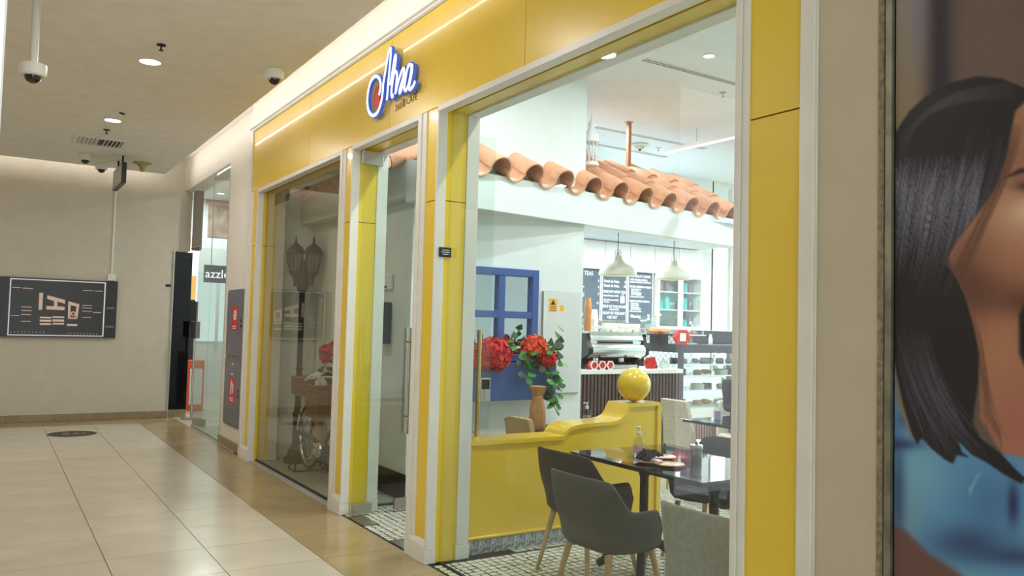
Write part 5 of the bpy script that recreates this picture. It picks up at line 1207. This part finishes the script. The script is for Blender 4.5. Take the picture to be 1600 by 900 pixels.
t = thing('open_book', 'white card booklet standing on the wicker hamper', 'booklet', (2.85, 8.12, .968)); B().obox((0, 0, .032), (.09, .11, .003), Matrix.Rotation(-.5, 3, 'Y')).build('cover', M_WHITEP, t); B().obox((.09, 0, .03), (.06, .11, .003), Matrix.Rotation(.7, 3, 'Y')).build('cover', M_DARKM, t)
wicker_box('wicker_pannier', 'open wicker pannier with white paper hanging beside the saddle', (2.74, 7.66, .62), .085, .15, .32, False)
t = thing('white_paper', 'crumpled white paper sticking out of the wicker pannier', 'paper', (2.74, 7.66, .64)); b = B()
for k in range(6): a = k*1.05; b.add([(.05*math.cos(a), .1*math.sin(a), 0), (.06*math.cos(a+.7), .12*math.sin(a+.7), 0), (.05*math.cos(a+.4), .10*math.sin(a+.4), .38+.06*math.sin(k*2.3)), (.02*math.cos(a), .04*math.sin(a), .36)], [(0,1,2,3)])
o = b.build('sheet', M_WHITEP, t); o.modifiers.new('t', 'SOLIDIFY').thickness = .002
t = thing('cloth_sack', 'tan cloth sack hanging from the bicycle frame', 'sack', (2.83, 7.86, .30)); b = B().lathe([(1e-5, 0), (.06, .01), (.09, .08), (.08, .24), (.05, .36), (.06, .42), (1e-5, .43)], n=18); b.v = [(x*.7, y*1.1, z) for x, y, z in b.v]
b.build('cloth', mat('tan_cloth', (176, 140, 96), .85, var=.1), t, smooth=True); B().cyl((0,0,.36), (0,0,.5), .012, n=8).build('strap', M_BROWNSK, t)
fp = thing('flower_pot', 'slim dark urn of red geraniums behind the wicker hamper', 'plant', (3.03, 8.05, .003))
B().lathe([(.052, 0), (.055, .02), (.03, .10), (.025, .5), (.03, .8), (.055, .86), (.055, 1.02), (1e-5, 1.0)], n=22).build('urn', M_LMP, fp, smooth=True)
for k in range(46):
    a = rng.uniform(0, 2*PI); r = rng.uniform(.03, .15); leaf(fp, (r*math.cos(a)*.25-.06, r*math.sin(a), 1.0+rng.uniform(.0, .26)), rng.uniform(.06, .09), (rng.uniform(-.8,.8), rng.uniform(-.6, 1), a), M_LEAFD)
for k, (x, y, z) in enumerate(((-.05, .17, 1.24), (-.03, -.02, 1.28), (-.08, .06, 1.19), (-.02, -.13, 1.24))):
    b = B()
    for q in range(90):
        u = rng.uniform(-1, 1); a = rng.uniform(0, 2*PI); d = Vector((math.sqrt(1-u*u)*math.cos(a), math.sqrt(1-u*u)*math.sin(a), u)); c = Vector((x, y, z))+d*.07; e = d.orthogonal().normalized()*.026; e2 = d.cross(e)
        b.add([c+e, c+e2, c-e, c-e2], [(0,1,2,3)])
    o = b.build('red_bloom', M_RED, fp); o['kind'] = 'stuff'

# ---- seated guest beyond the right table, mostly hidden by the window frame
def person(label, loc, rz):
    t = thing('person', label, 'person', loc, rz)
    J = {'pel': ((0,0,.56), .15), 'waist': ((-.02,0,.74), .13), 'chest': ((-.02,0,.93), .155), 'neck': ((0,0,1.08), .06), 'head0': ((.02,0,1.15), .07), 'head': ((.03,0,1.25), .095), 'crown': ((.02,0,1.34), .07)}
    E_ = [('pel','waist'),('waist','chest'),('chest','neck'),('neck','head0'),('head0','head'),('head','crown')]
    for s_, n in ((1,'l'),(-1,'r')):
        J.update({n+'hip': ((.02,s_*.10,.54), .10), n+'knee': ((.43,s_*.12,.54), .065), n+'ank': ((.42,s_*.12,.09), .045), n+'toe': ((.56,s_*.13,.04), .035),
                  n+'sh': ((-.01,s_*.19,1.0), .065), n+'el': ((.06,s_*.25,.74), .045), n+'wr': ((.30,s_*.16,.795), .03), n+'palm': ((.37,s_*.13,.80), .032)})
        E_ += [('pel',n+'hip'),(n+'hip',n+'knee'),(n+'knee',n+'ank'),(n+'ank',n+'toe'),('chest',n+'sh'),(n+'sh',n+'el'),(n+'el',n+'wr'),(n+'wr',n+'palm')]
        for q in range(5):
            a = (q-2)*.25 if q < 4 else -s_*1.1; ln_ = (.075,.085,.082,.065,.055)[q]
            off = (q-1.5)*.018 if q < 4 else -s_*.03
            J[n+'f%d' % q] = ((.40+ln_*.7*math.cos(a*.4), s_*.13+off+ln_*.3*math.sin(a), .795), .009); E_.append((n+'palm', n+'f%d' % q))
    names = list(J); me = bpy.data.meshes.new('body'); me.from_pydata([J[k][0] for k in names], [(names.index(a), names.index(b_)) for a, b_ in E_], [])
    o = bpy.data.objects.new('body', me); COL.objects.link(o); o.parent = t
    md = o.modifiers.new('skin', 'SKIN'); 
    if not me.skin_vertices: me.attributes.new('x', 'FLOAT', 'POINT')
    sv = me.skin_vertices[0].data
    for i, k in enumerate(names): sv[i].radius = (J[k][1],)*2; sv[i].use_root = (k == 'pel')
    o.modifiers.new('sub', 'SUBSURF').levels = 2; o.modifiers['sub'].render_levels = 2
    me.materials.append(mat('black_jacket', (24, 24, 28), .8))
    B().lathe([(.075, 0), (.10, .03), (.11, .12), (.10, .2), (.06, .25), (1e-5, .26)], (.005, 0, 1.13), 24).build('hair', mat('black_hair', (16, 14, 16), .45), t, smooth=True)
    f_ = B().sphere((.062, 0, 1.235), .078, 20, 14, 1.2).build('face', mat('skin_tone', (190, 138, 110), .55), t, smooth=True)
    for s_ in (1, -1): B().sphere((.135, s_*.03, 1.25), .010, 10, 8).build('eye', M_BLACK, f_)
    B().prism([(.13, 1.205), (.158, 1.205), (.136, 1.25)], 'xz', -.012, .012).build('nose', mat('skin_tone', (190, 138, 110), .55), f_); bx(.128, .139, -.025, .025, 1.175, 1.185).build('mouth', mat('lip_tone', (160, 84, 80), .5), f_)
    for s_ in (1, -1): B().tube([(.0, s_*.10, .56), (.43, s_*.12, .555), (.425, s_*.12, .14)], [.115, .085, .065], 14).build('trouser_leg', mat('patterned_trousers', (120, 136, 146), .8, var=.5, scale=36), t, smooth=True)
    return t
gx, gy = 6.80, 5.92
person('seated person in a black jacket and patterned trousers at the right table', (gx, gy, 0), -PI*.62)
side_chair('cream chair under the seated person at the right table', M_SPK, (gx, gy, 0), -PI*.62, .80)
# unseen soffit lamps added to brighten the serving area
for k, (x, y) in enumerate(((5.7, 8.0), (7.0, 8.0), (8.3, 8.0), (9.2, 8.0))):
    downlight(x, y, 2.86, .06, 56, COOL, '%s added fill lamp in the soffit over the serving area' % ('leftmost', 'second', 'third', 'rightmost')[k])
